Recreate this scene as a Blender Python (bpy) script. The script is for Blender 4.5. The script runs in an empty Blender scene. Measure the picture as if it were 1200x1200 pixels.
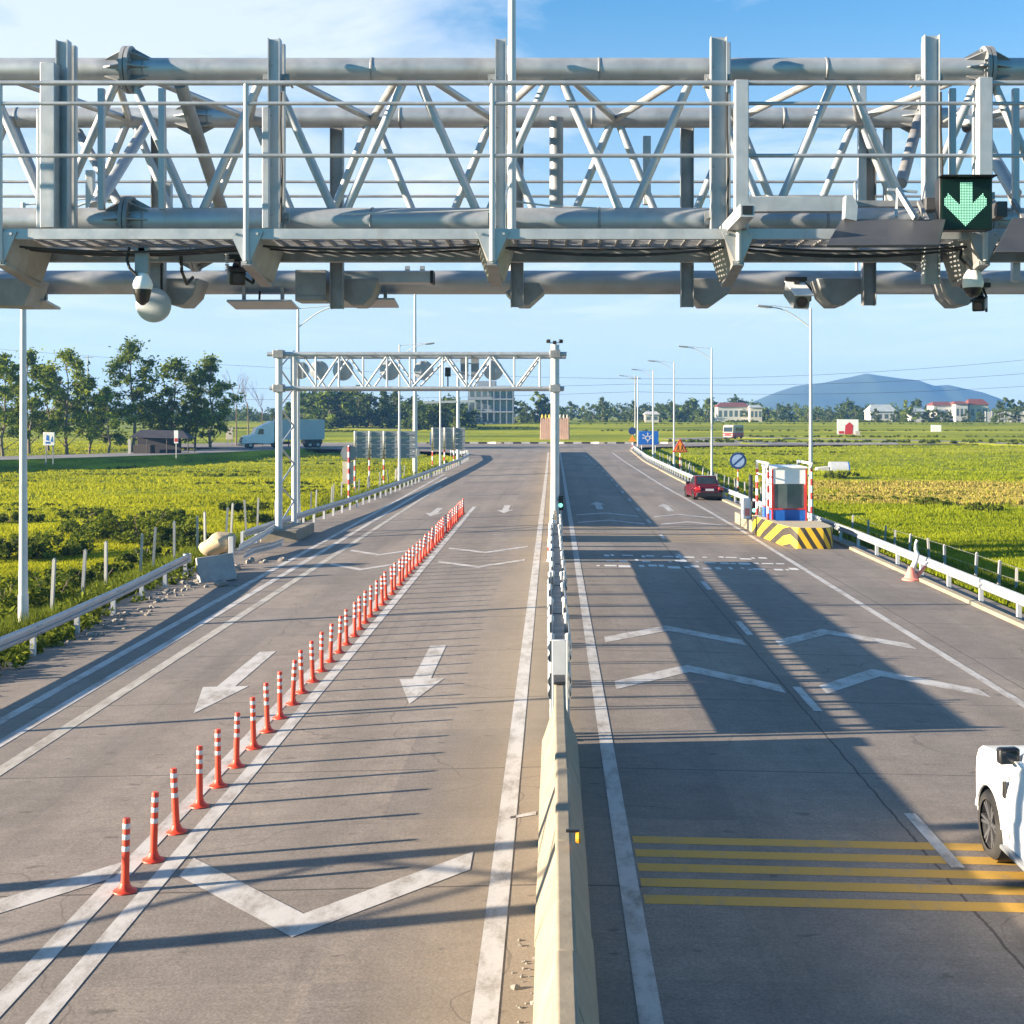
import bpy, bmesh, math, random
import numpy as np
from mathutils import Vector, Matrix, Euler
random.seed(7); np.random.seed(7)
R = math.radians
SC = bpy.context.scene
COL = SC.collection
F = 1540.0; H = 5.2; VX = 648.0; VY = 485.0; SL = 0.022     # focal length in photo pixels, eye height, vanishing point, crossfall

# ---------------------------------------------------------------- placing
def at(x, y, d):
    """the point at distance d along the road that the photo shows at pixel x, y"""
    return Vector(((x-VX)*d/F, d, H-(y-VY)*d/F))
def gp(x, y):
    """the point of the cambered road seen at pixel x, y"""
    k = (x-VX)/(y-VY)
    ax = abs(k)*H/(1-SL*abs(k))
    X = math.copysign(ax, k); Z = -SL*ax
    return Vector((X, F*(H-Z)/(y-VY), Z))
def rz(X): return -SL*min(abs(X), 13.5)

# ---------------------------------------------------------------- mesh building
class MB:
    def __init__(s): s.v=[]; s.f=[]; s.m=[]; s.sm=[]; s.mi=0
    def _add(s, vs, fs, smooth=False):
        b=len(s.v); s.v += [tuple(v) for v in vs]
        for f in fs:
            s.f.append([b+i for i in f]); s.m.append(s.mi); s.sm.append(smooth)
        return s
    def box(s, c, size, rot=None):
        hx,hy,hz=[q/2 for q in size]
        vs=[Vector((x,y,z)) for z in (-hz,hz) for y in (-hy,hy) for x in (-hx,hx)]
        if rot is not None:
            M = rot if isinstance(rot,Matrix) else Euler(rot).to_matrix()
            vs=[M@v for v in vs]
        c=Vector(c)
        return s._add([v+c for v in vs],[(0,2,3,1),(4,5,7,6),(0,1,5,4),(2,6,7,3),(0,4,6,2),(1,3,7,5)])
    def bb(s, a, b):
        return s.box([(a[i]+b[i])/2 for i in range(3)],[abs(a[i]-b[i]) for i in range(3)])
    def tube(s, p0, p1, r0, r1=None, n=10, caps=True):
        p0=Vector(p0); p1=Vector(p1); r1=r0 if r1 is None else r1
        d=(p1-p0).normalized()
        u=d.orthogonal().normalized(); w=d.cross(u)
        vs=[]
        for p,r in ((p0,r0),(p1,r1)):
            for i in range(n):
                a=2*math.pi*i/n; vs.append(p+(u*math.cos(a)+w*math.sin(a))*r)
        s._add(vs,[(i,(i+1)%n,n+(i+1)%n,n+i) for i in range(n)],True)
        if caps: s._add(vs[:n],[tuple(range(n))[::-1]]); s._add(vs[n:],[tuple(range(n))])
        return s
    def path(s, pts, r, n=8):
        for a,b in zip(pts[:-1],pts[1:]): s.tube(a,b,r,r,n)
        return s
    def bar(s, p0, p1, w, h, up=(0,0,1)):
        """rectangular bar from p0 to p1, w across, h in the up direction"""
        p0=Vector(p0); p1=Vector(p1); d=(p1-p0).normalized(); up=Vector(up)
        x=d.cross(up)
        if x.length<1e-5: x=d.orthogonal()
        x.normalize(); z=x.cross(d)
        vs=[p+x*a*w/2+z*b*h/2 for p in (p0,p1) for a,b in ((-1,-1),(1,-1),(1,1),(-1,1))]
        return s._add(vs,[(0,1,2,3)[::-1],(4,5,6,7),(0,1,5,4),(1,2,6,5),(2,3,7,6),(3,0,4,7)])
    def prism(s, poly, z0, z1, axis='z', caps=True):
        """closed polygon pushed along an axis; for axis x poly is (y,z), for y it is (x,z)"""
        n=len(poly)
        def P(p,t):
            return {'z':(p[0],p[1],t),'x':(t,p[0],p[1]),'y':(p[0],t,p[1])}[axis]
        vs=[P(p,z0) for p in poly]+[P(p,z1) for p in poly]
        fs=[(i,(i+1)%n,n+(i+1)%n,n+i) for i in range(n)]
        if caps: fs += [tuple(range(n))[::-1],tuple(range(n,2*n))]
        return s._add(vs,fs)
    def lathe(s, prof, c=(0,0,0), axis='z', n=20, smooth=True):
        """profile of (radius, height) turned about an axis"""
        c=Vector(c); vs=[]
        for r,h in prof:
            for i in range(n):
                a=2*math.pi*i/n; x=r*math.cos(a); y=r*math.sin(a)
                vs.append(c+Vector({'z':(x,y,h),'y':(x,h,y),'x':(h,x,y)}[axis]))
        fs=[]
        for j in range(len(prof)-1):
            for i in range(n):
                fs.append((j*n+i,j*n+(i+1)%n,(j+1)*n+(i+1)%n,(j+1)*n+i))
        s._add(vs,fs,smooth)
        return s
    def quad(s,*p): return s._add(p,[tuple(range(len(p)))])
    def sphere(s,c,r,n=14,m=9,sq=(1,1,1)):
        prof=[(max(1e-4,math.cos(a)),math.sin(a)) for a in [(-.5+i/m)*math.pi for i in range(m+1)]]
        b=len(s.v); s.lathe(prof,(0,0,0),'z',n)
        for i in range(b,len(s.v)):
            v=s.v[i]; s.v[i]=(c[0]+v[0]*r*sq[0],c[1]+v[1]*r*sq[1],c[2]+v[2]*r*sq[2])
        return s
    def build(s, name, mats, parent=None, bevel=0, world=True, subdiv=0):
        me=bpy.data.meshes.new(name)
        off=Vector((0,0,0))
        if parent is not None and world:
            p=parent
            while p is not None: off+=p.location; p=p.parent
        me.from_pydata([tuple(Vector(v)-off) for v in s.v],[],s.f)
        if not isinstance(mats,(list,tuple)): mats=[mats]
        for m in mats: me.materials.append(m)
        me.polygons.foreach_set('material_index',s.m)
        me.polygons.foreach_set('use_smooth',s.sm)
        me.update()
        bm=bmesh.new(); bm.from_mesh(me); bmesh.ops.remove_doubles(bm,verts=bm.verts,dist=1e-5)
        bmesh.ops.recalc_face_normals(bm,faces=bm.faces); bm.to_mesh(me); bm.free()
        me.set_sharp_from_angle(angle=R(38))
        o=bpy.data.objects.new(name,me); COL.objects.link(o)
        if parent is not None: o.parent=parent
        if bevel:
            b=o.modifiers.new('bevel','BEVEL'); b.width=bevel; b.segments=2; b.limit_method='ANGLE'; b.angle_limit=R(35)
        return o

def thing(name, label, cat, loc=(0,0,0), group=None, rot=0):
    o=bpy.data.objects.new(name,None); COL.objects.link(o)
    o.location=loc; o.rotation_euler=(0,0,rot); o.empty_display_size=.2
    return tag(o,label,cat,group)
def tag(o, label, cat, group=None):
    o['label']=label; o['category']=cat
    if group: o['group']=group
    return o
def struct(o): o['kind']='structure'; return o
def stuff(o, label=None, cat=None):
    o['kind']='stuff'
    if label: o['label']=label; o['category']=cat
    return o
def dup(o, loc, label=None, rot=None, scale=None, group=None):
    def rec(q,par):
        c=q.copy(); COL.objects.link(c)
        if par is not None: c.parent=par
        for ch in q.children: rec(ch,c)
        return c
    c=rec(o,None); c.location=loc
    if rot is not None: c.rotation_euler=(0,0,rot)
    if scale is not None: c.scale=(scale,)*3 if not hasattr(scale,'__len__') else scale
    if label: c['label']=label
    if group: c['group']=group
    return c
ORD=['zeroth','nearest','second','third','fourth','fifth','sixth','seventh','eighth','ninth','tenth','eleventh','twelfth','thirteenth','fourteenth','fifteenth','sixteenth','seventeenth','eighteenth','nineteenth']
TENS=['','','twent','thirt','fort','fift']
def nth(i):
    if i<20: return ORD[i]
    t,u=divmod(i,10)
    return TENS[t]+('ieth' if u==0 else 'y-'+('first' if u==1 else ORD[u]))

# ---------------------------------------------------------------- materials
def nodes(name):
    m=bpy.data.materials.new(name); m.use_nodes=True
    nt=m.node_tree; b=nt.nodes['Principled BSDF']
    return m,nt,b
class N:
    """tiny node helper"""
    def __init__(s,nt): s.nt=nt
    def n(s,t,**k):
        o=s.nt.nodes.new(t)
        for a,v in k.items(): setattr(o,a,v)
        return o
    def link(s,a,b): s.nt.links.new(a,b)
    def pos(s): return s.n('ShaderNodeNewGeometry').outputs['Position']
    def obj(s): return s.n('ShaderNodeTexCoord').outputs['Object']
    def mapping(s,v,scale=(1,1,1),loc=(0,0,0)):
        o=s.n('ShaderNodeMapping'); o.inputs['Scale'].default_value=scale; o.inputs['Location'].default_value=loc
        s.link(v,o.inputs['Vector']); return o.outputs[0]
    def noise(s,v,scale,detail=4,rough=.55,dist=0):
        o=s.n('ShaderNodeTexNoise'); o.inputs['Scale'].default_value=scale; o.inputs['Detail'].default_value=detail
        o.inputs['Roughness'].default_value=rough; o.inputs['Distortion'].default_value=dist
        s.link(v,o.inputs['Vector']); return o.outputs['Fac']
    def ramp(s,f,stops):
        o=s.n('ShaderNodeValToRGB'); e=o.color_ramp.elements
        while len(e)<len(stops): e.new(.5)
        for q,(p,c) in zip(e,stops):
            q.position=p; q.color=(c,c,c,1) if not hasattr(c,'__len__') else (*c[:3],1)
        s.link(f,o.inputs[0]); return o.outputs[0]
    def math(s,op,a,b=None,c=None,clamp=False):
        o=s.n('ShaderNodeMath',operation=op,use_clamp=clamp)
        for i,q in enumerate((a,b,c)):
            if q is None: continue
            if isinstance(q,(int,float)): o.inputs[i].default_value=q
            else: s.link(q,o.inputs[i])
        return o.outputs[0]
    def mix(s,f,a,b,blend='MIX'):
        o=s.n('ShaderNodeMix',data_type='RGBA',blend_type=blend)
        if isinstance(f,(int,float)): o.inputs[0].default_value=f
        else: s.link(f,o.inputs[0])
        for i,q in ((6,a),(7,b)):
            if hasattr(q,'__len__'): o.inputs[i].default_value=(*q[:3],1)
            else: s.link(q,o.inputs[i])
        return o.outputs[2]
    def sep(s,v):
        o=s.n('ShaderNodeSeparateXYZ'); s.link(v,o.inputs[0]); return o.outputs
    def bump(s,h,strength,dist,b):
        o=s.n('ShaderNodeBump'); o.inputs['Strength'].default_value=strength; o.inputs['Distance'].default_value=dist
        s.link(h,o.inputs['Height']); s.link(o.outputs[0],b.inputs['Normal'])
    def smooth(s,v,a,b):
        o=s.n('ShaderNodeMapRange',interpolation_type='SMOOTHSTEP'); o.inputs[1].default_value=a; o.inputs[2].default_value=b
        s.link(v,o.inputs[0]); return o.outputs[0]

def simple(name, c, rough=.6, metal=0., var=.18, scale=6., bump=0., dirt=None, spec=.5):
    m,nt,b=nodes(name); h=N(nt); p=h.obj()
    f=h.noise(p,scale,5,.6)
    lo=[q*(1-var) for q in c]; hi=[min(1,q*(1+var)) for q in c]
    col=h.ramp(f,[(.3,lo),(.7,hi)])
    if dirt:
        g=h.ramp(h.noise(h.mapping(p,(1,1,.3)),scale*.5,6,.7,.4),[(.52,0.),(.7,1.)])
        col=h.mix(h.math('MULTIPLY',g,dirt[1]),col,dirt[0])
    h.link(col,b.inputs['Base Color'])
    rr=h.ramp(f,[(.3,max(.05,rough-.1)),(.7,min(1,rough+.1))]); h.link(rr,b.inputs['Roughness'])
    b.inputs['Metallic'].default_value=metal; b.inputs['Specular IOR Level'].default_value=spec
    if bump: h.bump(h.noise(p,scale*6,4),bump,.01,b)
    return m

M={}
M['galv']=simple('galvanised_steel',(.41,.435,.455),.48,.55,.10,5,.05,((.22,.17,.12),.28))
M['galv_pale']=simple('pale_galvanised_steel',(.40,.43,.455),.5,.45,.10,7,.04,((.26,.18,.11),.30))
M['galv_old']=simple('weathered_steel',(.27,.28,.29),.55,.40,.25,4,.08,((.16,.10,.06),.45))
M['steel_white']=simple('white_painted_steel',(.50,.51,.52),.4,.0,.08,3,0,((.42,.38,.33),.3))
M['plate']=simple('grey_panel',(.22,.24,.26),.5,.3,.1,3)
M['plate_dark']=simple('dark_panel',(.06,.062,.068),.45,.1,.15,3)
M['black']=simple('black_plastic',(.015,.015,.017),.4,0,.2,5)
M['rubber']=simple('tyre_rubber',(.022,.021,.02),.8,0,.25,9,.1)
M['concrete']=simple('barrier_concrete',(.245,.21,.155),.85,0,.18,2.2,.3,((.15,.125,.10),.65))
M['concrete_grey']=simple('grey_concrete',(.33,.33,.32),.9,0,.18,3,.25,((.16,.14,.12),.5))
M['white']=simple('white_gloss_paint',(.78,.78,.77),.35,0,.04,2,0,((.5,.47,.42),.18))
M['red']=simple('red_paint',(.50,.03,.025),.45,0,.12,4)
M['orange']=simple('orange_plastic',(.70,.050,.018),.5,0,.12,5,0,((.35,.06,.03),.35))
M['band']=simple('reflective_band',(.58,.56,.57),.35,.0,.08,8)
M['blue']=simple('blue_paint',(.015,.12,.46),.4,0,.12,4)
M['yellow']=simple('yellow_paint',(.74,.50,.04),.55,0,.12,4,0,((.35,.25,.1),.35))
M['blackpaint']=simple('black_paint',(.025,.022,.02),.6,0,.2,4)
M['carwhite']=simple('white_car_paint',(.80,.80,.79),.18,0,.02,1)
M['carred']=simple('dark_red_car_paint',(.10,.006,.012),.22,.1,.06,1)
M['alloy']=simple('alloy_rim',(.30,.30,.31),.3,.8,.1,4)
M['amber']=simple('amber_reflector',(.72,.30,.02),.35,0,.15,6)
M['sack']=simple('sack_cloth',(.46,.35,.22),.9,0,.15,3,.3)
M['pink']=simple('pink_stone',(.47,.30,.24),.8,0,.15,.9,.2)
M['cream']=simple('cream_render',(.48,.44,.36),.8,0,.12,.8)
M['wall_white']=simple('white_render',(.46,.455,.44),.85,0,.1,.5)
M['wall_grey']=simple('grey_render',(.22,.25,.29),.85,0,.1,.5)
M['roof_red']=simple('red_roof_tiles',(.15,.042,.032),.8,0,.2,1.5)
M['roof_grey']=simple('grey_metal_roof',(.34,.38,.38),.6,.1,.15,.6)
M['tarp_dark']=simple('dark_tarpaulin',(.035,.033,.042),.8,0,.3,1.5)
M['wood']=simple('weathered_wood',(.07,.055,.045),.85,0,.25,3)
M['truck_blue']=simple('pale_truck_paint',(.76,.73,.69),.35,0,.05,1)
M['truck_box']=simple('grey_trailer_skin',(.42,.45,.47),.5,.1,.08,.7)
M['sign_orange']=simple('orange_sign_face',(.80,.26,.02),.5,0,.08,4)
M['bark']=simple('tree_bark',(.17,.13,.10),.9,0,.3,3,.2)
M['stone']=simple('rubble_stone',(.27,.245,.215),.9,0,.3,1.5,.2)
M['cable']=simple('black_cable',(.02,.02,.02),.6)
M['conepink']=simple('faded_cone_plastic',(.70,.22,.18),.7,0,.2,5)

def glass(name,c,rough=.06):
    m,nt,b=nodes(name); h=N(nt)
    col=h.ramp(h.noise(h.obj(),2.5,3),[(.3,[q*.7 for q in c]),(.7,c)]); h.link(col,b.inputs['Base Color'])
    b.inputs['Roughness'].default_value=rough; b.inputs['Specular IOR Level'].default_value=.8
    return m
M['glass']=glass('tinted_glass',(.03,.04,.045))
M['pane']=glass('window_pane',(.09,.12,.13),.1)
M['mirror']=glass('mirror_glass',(.02,.025,.03),.03); M['mirror'].node_tree.nodes['Principled BSDF'].inputs['Metallic'].default_value=.0
def emit(name,c,s):
    m,nt,b=nodes(name); h=N(nt)
    f=h.noise(h.obj(),9,2); col=h.ramp(f,[(.3,[q*.85 for q in c]),(.7,c)])
    h.link(col,b.inputs['Base Color']); h.link(col,b.inputs['Emission Color']); b.inputs['Emission Strength'].default_value=s
    return m
M['led']=emit('green_led',(.42,.95,.68),.27)
M['lens_green']=emit('green_signal_lens',(.25,1.,.7),.5)
M['led_board']=simple('led_board_face',(.003,.022,.012),.45,0,.3,14)
M['tail']=simple('tail_light_lens',(.45,.02,.02),.2)

def leaf_mat(name,dark,light,trans=.3):
    m=bpy.data.materials.new(name); m.use_nodes=True; nt=m.node_tree; h=N(nt)
    for q in list(nt.nodes): nt.nodes.remove(q)
    geo=h.n('ShaderNodeNewGeometry'); r=geo.outputs['Random Per Island']
    big=h.noise(h.obj(),.55,3)
    f=h.math('ADD',h.math('MULTIPLY',r,.55),h.math('MULTIPLY',big,.5))
    col=h.ramp(f,[(.22,dark),(.8,light)])
    d=h.n('ShaderNodeBsdfDiffuse'); t=h.n('ShaderNodeBsdfTranslucent'); h.link(col,d.inputs[0]); h.link(col,t.inputs[0])
    mx=h.n('ShaderNodeMixShader'); mx.inputs[0].default_value=trans; h.link(d.outputs[0],mx.inputs[1]); h.link(t.outputs[0],mx.inputs[2])
    o=h.n('ShaderNodeOutputMaterial'); h.link(mx.outputs[0],o.inputs[0])
    return m
def grass_mat(name,stops,trans=.35):
    m=bpy.data.materials.new(name); m.use_nodes=True; nt=m.node_tree; h=N(nt)
    for q in list(nt.nodes): nt.nodes.remove(q)
    geo=h.n('ShaderNodeNewGeometry'); r=geo.outputs['Random Per Island']
    p=geo.outputs['Position']
    big=h.noise(h.mapping(p,(.018,.055,0)),1.,4,.6,.4); mid=h.noise(h.mapping(p,(.22,.4,0)),1.,4,.6)
    f=h.math('ADD',h.math('MULTIPLY',r,.10),h.math('ADD',h.math('MULTIPLY',big,.45),h.math('MULTIPLY',mid,.40)))
    col=h.ramp(f,stops)
    d=h.n('ShaderNodeBsdfDiffuse'); t=h.n('ShaderNodeBsdfTranslucent'); h.link(col,d.inputs[0]); h.link(col,t.inputs[0])
    mx=h.n('ShaderNodeMixShader'); mx.inputs[0].default_value=trans; h.link(d.outputs[0],mx.inputs[1]); h.link(t.outputs[0],mx.inputs[2])
    o=h.n('ShaderNodeOutputMaterial'); h.link(mx.outputs[0],o.inputs[0])
    return m
M['leaf']=leaf_mat('tree_leaves',(.055,.095,.008),(.28,.33,.035))
M['leaf_pale']=leaf_mat('pale_tree_leaves',(.045,.08,.012),(.19,.24,.035))
M['leaf_far']=leaf_mat('far_tree_leaves',(.035,.062,.015),(.125,.165,.035))
M['shrub']=leaf_mat('shrub_leaves',(.035,.058,.010),(.135,.165,.025))
M['grass']=grass_mat('grass_blades',[(.28,(.06,.085,.008)),(.40,(.24,.26,.014)),(.56,(.38,.385,.020)),(.75,(.44,.40,.035))],.5)
M['grass_right']=grass_mat('rice_blades',[(.28,(.055,.09,.008)),(.40,(.21,.26,.014)),(.56,(.33,.365,.020)),(.75,(.43,.385,.035))],.5)
M['grass_dry']=leaf_mat('dry_grass_blades',(.24,.20,.04),(.44,.36,.10),.3)
M['weed']=leaf_mat('verge_weeds',(.045,.075,.010),(.18,.21,.025),.3)

# road surface: worn concrete slabs with sawn joints, wheel tracks and dust beside the median
def road_mat():
    m,nt,b=nodes('concrete_road'); h=N(nt); p=h.pos(); X,Y,Z=h.sep(p)
    n1=h.noise(h.mapping(p,(.55,.10,1)),1.,5,.6); n2=h.noise(p,2.2,6,.65); n3=h.noise(p,28,3,.6)
    col=h.ramp(n1,[(.25,(.182,.158,.139)),(.5,(.236,.205,.180)),(.78,(.274,.239,.210))])
    col=h.mix(.45,col,h.ramp(n2,[(.28,(.58,.58,.59)),(.7,(1.2,1.2,1.2))]),'MULTIPLY')
    col=h.mix(.55,col,h.ramp(n3,[(.3,(.72,.72,.72)),(.7,(1.22,1.22,1.22))]),'MULTIPLY')
    # brushed cross texture
    br=h.noise(h.mapping(p,(.25,9,1)),1.5,4,.7)
    col=h.mix(.35,col,h.ramp(br,[(.35,(.8,.8,.8)),(.65,(1.12,1.12,1.12))]),'MULTIPLY')
    # every slab weathers to its own tone
    wn=h.n('ShaderNodeTexWhiteNoise',noise_dimensions='2D'); cb=h.n('ShaderNodeCombineXYZ')
    h.link(h.math('FLOOR',h.math('ADD',h.math('DIVIDE',Y,4.85),.5)),cb.inputs[0]); h.link(h.math('FLOOR',h.math('DIVIDE',h.math('ADD',X,20.7),4.62)),cb.inputs[1]); h.link(cb.outputs[0],wn.inputs['Vector'])
    col=h.mix(1.,col,h.ramp(wn.outputs['Value'],[(0,(.86,.87,.89)),(1,(1.10,1.08,1.05))]),'MULTIPLY')
    # coarse aggregate showing through
    ag=h.n('ShaderNodeTexVoronoi'); ag.inputs['Scale'].default_value=55; h.link(p,ag.inputs['Vector'])
    agv=h.sep(ag.outputs['Color'])[0]
    col=h.mix(.5,col,h.ramp(agv,[(0,(.68,.67,.66)),(.5,(1.,1.,1.)),(1,(1.28,1.28,1.28))]),'MULTIPLY')
    # long drip stains and rubber marks
    ru=h.ramp(h.noise(h.mapping(p,(2.6,.05,1)),1.,4,.6),[(.60,0.),(.74,1.)])
    col=h.mix(h.math('MULTIPLY',ru,.30),col,(.085,.078,.072))
    # tyre tracks along the lanes (two darker bands per lane)
    tr=h.math('ABSOLUTE',h.math('SINE',h.math('MULTIPLY',h.math('ADD',X,.35),math.pi/1.86)))
    tr=h.math('MULTIPLY',h.ramp(tr,[(.55,0.),(.95,1.)]),h.ramp(n2,[(.3,.25),(.7,.9)]))
    col=h.mix(h.math('MULTIPLY',tr,.22),col,(.105,.095,.088))
    # blown sand beside the median barrier
    ax=h.math('ADD',X,h.math('MULTIPLY',h.math('SUBTRACT',n1,.5),.9))
    du=h.math('MULTIPLY',h.smooth(ax,-2.2,-.35),h.math('SUBTRACT',1.,h.smooth(ax,.1,.8)))
    col=h.mix(h.math('MULTIPLY',du,.46),col,(.31,.245,.16))
    # sawn joints and the crack between lanes
    yj=h.math('ABSOLUTE',h.math('SUBTRACT',h.math('FRACT',h.math('DIVIDE',h.math('ADD',Y,h.math('MULTIPLY',n1,.05)),4.85)),.5))
    j=h.math('GREATER_THAN',yj,.4962)
    col=h.mix(h.math('MULTIPLY',j,.7),col,(.045,.04,.036))
    xj=h.math('ABSOLUTE',h.math('SUBTRACT',X,h.math('ADD',4.50,h.math('MULTIPLY',h.math('SUBTRACT',n2,.5),.10))))
    col=h.mix(h.math('MULTIPLY',h.math('LESS_THAN',xj,.018),.75),col,(.04,.036,.033))
    xk=h.math('ABSOLUTE',h.math('SUBTRACT',X,9.25)); col=h.mix(h.math('MULTIPLY',h.math('LESS_THAN',xk,.02),.6),col,(.05,.045,.04))
    # oil spots and scuffs
    sp=h.ramp(h.noise(h.mapping(p,(1.0,1.9,1)),2.6,2,.4),[(.70,0.),(.75,1.)])
    col=h.mix(h.math('MULTIPLY',sp,.45),col,(.05,.045,.042))
    # wandering hairline cracks
    vo=h.n('ShaderNodeTexVoronoi',feature='DISTANCE_TO_EDGE'); vo.inputs['Scale'].default_value=.16
    mp=h.n('ShaderNodeVectorMath',operation='ADD'); nn=h.n('ShaderNodeTexNoise'); nn.inputs['Scale'].default_value=.8; h.link(p,nn.inputs['Vector'])
    h.link(p,mp.inputs[0]); h.link(nn.outputs['Color'],mp.inputs[1]); h.link(mp.outputs[0],vo.inputs['Vector'])
    ck=h.math('LESS_THAN',vo.outputs['Distance'],.0016)
    col=h.mix(h.math('MULTIPLY',ck,.35),col,(.06,.05,.045))
    h.link(col,b.inputs['Base Color']); b.inputs['Roughness'].default_value=.82; b.inputs['Specular IOR Level'].default_value=.25
    h.bump(h.math('ADD',n3,h.math('MULTIPLY',br,.6)),.25,.012,b)
    return m
M['road']=road_mat()
def paint(name,c,wear):
    m,nt,b=nodes(name); h=N(nt); p=h.pos()
    n=h.noise(h.mapping(p,(1,.45,1)),3.2,6,.7); n2=h.noise(p,30,3)
    w=h.ramp(h.math('ADD',h.math('MULTIPLY',n,.75),h.math('MULTIPLY',n2,.25)),[(wear,0.),(wear+.2,1.)])
    col=h.mix(w,c,(.24,.21,.18)); col=h.mix(.4,col,h.ramp(n2,[(.3,(.8,.8,.8)),(.7,(1.1,1.1,1.1))]),'MULTIPLY')
    h.link(col,b.inputs['Base Color']); b.inputs['Roughness'].default_value=.7; b.inputs['Specular IOR Level'].default_value=.2
    return m
M['mark']=paint('worn_white_road_paint',(.49,.475,.46),.46)
M['mark_letters']=paint('white_lettering_paint',(.62,.61,.59),.60)
M['mark_faded']=paint('faded_white_road_paint',(.42,.40,.36),.45)
M['mark_yellow']=paint('worn_yellow_road_paint',(.50,.30,.06),.54)
M['mark_yellow_old']=paint('nearly_gone_yellow_road_paint',(.36,.26,.12),.40)
M['asphalt']=simple('side_road_asphalt',(.17,.16,.16),.85,0,.12,.15)

def ground_mat():
    m,nt,b=nodes('field_grass'); h=N(nt); p=h.pos(); X,Y,Z=h.sep(p)
    n1=h.noise(h.mapping(p,(.012,.05,1)),1.,4,.55,.3); n2=h.noise(h.mapping(p,(.06,.20,1)),1.,6,.65); n3=h.noise(p,3.,4,.6)
    col=h.ramp(n1,[(.28,(.11,.15,.012)),(.45,(.20,.235,.014)),(.6,(.32,.33,.018)),(.78,(.34,.30,.04))])
    col=h.mix(.75,col,h.ramp(n2,[(.30,(.28,.36,.28)),(.5,(1.,1.,1.)),(.72,(1.35,1.3,1.15))]),'MULTIPLY')
    col=h.mix(.6,col,h.ramp(n3,[(.3,(.6,.65,.6)),(.7,(1.3,1.3,1.2))]),'MULTIPLY')
    # a dry, harvested strip in the field on the right
    yy=h.math('ADD',Y,h.math('MULTIPLY',h.math('SUBTRACT',n2,.5),26)); 
    t=h.math('MULTIPLY',h.math('MULTIPLY',h.smooth(yy,86,98),h.math('SUBTRACT',1.,h.smooth(yy,122,140))),h.smooth(X,19,26))
    col=h.mix(h.math('MULTIPLY',t,.8),col,(.36,.29,.075))
    h.link(col,b.inputs['Base Color']); b.inputs['Roughness'].default_value=.95; b.inputs['Specular IOR Level'].default_value=.1
    h.bump(h.math('ADD',n3,n2),1.,.3,b)
    return m
M['ground']=ground_mat()
M['verge']=simple('dusty_verge',(.20,.165,.12),.95,0,.3,1.2,.4,((.12,.13,.04),.6))
M['hill']=simple('forested_hill',(.032,.05,.022),.95,0,.35,.012)
# ---------------------------------------------------------------- terrain
def sst(t): t=min(1,max(0,t)); return t*t*(3-2*t)
def interp(tab,y):
    if y<=tab[0][0]: return tab[0][1]
    for (a,u),(b,v) in zip(tab[:-1],tab[1:]):
        if y<=b: return u+(v-u)*(y-a)/(b-a)
    return tab[-1][1]
XL=[(-5,-13.0),(20,-12.7),(30,-12.4),(45,-12.9),(60,-13.0),(74,-12.2),(96,-11.4),(115,-10.9),(152,-10.3),(168,-11.5),(180,-15),(192,-30),(205,-60),(229,-75)]
XR=[(-5,12.9),(52,12.9),(66,12.6),(72,11.7),(85,11.6),(109,11.2),(150,11.3),(185,12.0),(204,13.5),(214,26),(222,60),(229,75)]
def road_z(X,Y): return -SL*min(abs(X),13.5)*(1-sst((Y-140)/45))
def gh(X,Y):
    zf=-1.35+1.15*sst((Y-150)/75)
    zf+= .28*sst((Y-228.5)/1.5)+2.1*sst((Y-245)/235)
    zf+=.10*math.sin(X*.21+Y*.13)*math.sin(Y*.37-X*.07)*(1 if Y<215 else .3)
    if Y>=229: return zf
    l=interp(XL,Y); r=interp(XR,Y)
    t = l-X if X<l else (X-r if X>r else -1)
    if t<0: return -.7
    return -.34+(zf+.34)*sst(t/(3.2 if X>0 else 4.2))
def ground():
    xs=sorted(set([round(x,2) for x in np.concatenate([np.arange(-22,-9,.5),np.arange(9,22,.5),np.arange(-80,80.1,2.),np.arange(-200,201,12.),np.arange(-1700,1701,100.)])]))
    ys=sorted(set([round(y,2) for y in np.concatenate([np.arange(-6,232,2.),[228.6,229,229.5,230,230.5],np.arange(232,520,8.),np.arange(520,3300,130.),[3300]])]))
    v=[(x,y,gh(x,y)) for y in ys for x in xs]; n=len(xs)
    f=[(j*n+i,j*n+i+1,(j+1)*n+i+1,(j+1)*n+i) for j in range(len(ys)-1) for i in range(n-1)]
    me=bpy.data.meshes.new('ground'); me.from_pydata(v,[],f); me.materials.append(M['ground'])
    me.polygons.foreach_set('use_smooth',[True]*len(f))
    o=bpy.data.objects.new('ground',me); COL.objects.link(o); struct(o)
ground()
def road():
    ys=sorted(set(list(range(-5,230,3))+[229])); v=[];f=[]
    for y in ys:
        l=interp(XL,y); r=interp(XR,y)
        for x in (l,l*.5,0.,r*.5,r): v.append((x,y,road_z(x,y)))
    for j in range(len(ys)-1):
        for i in range(4): f.append((j*5+i,j*5+i+1,j*5+6+i,j*5+5+i))
    me=bpy.data.meshes.new('road'); me.from_pydata(v,[],f); me.materials.append(M['road'])
    o=bpy.data.objects.new('road',me); COL.objects.link(o); struct(o)
road()
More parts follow.
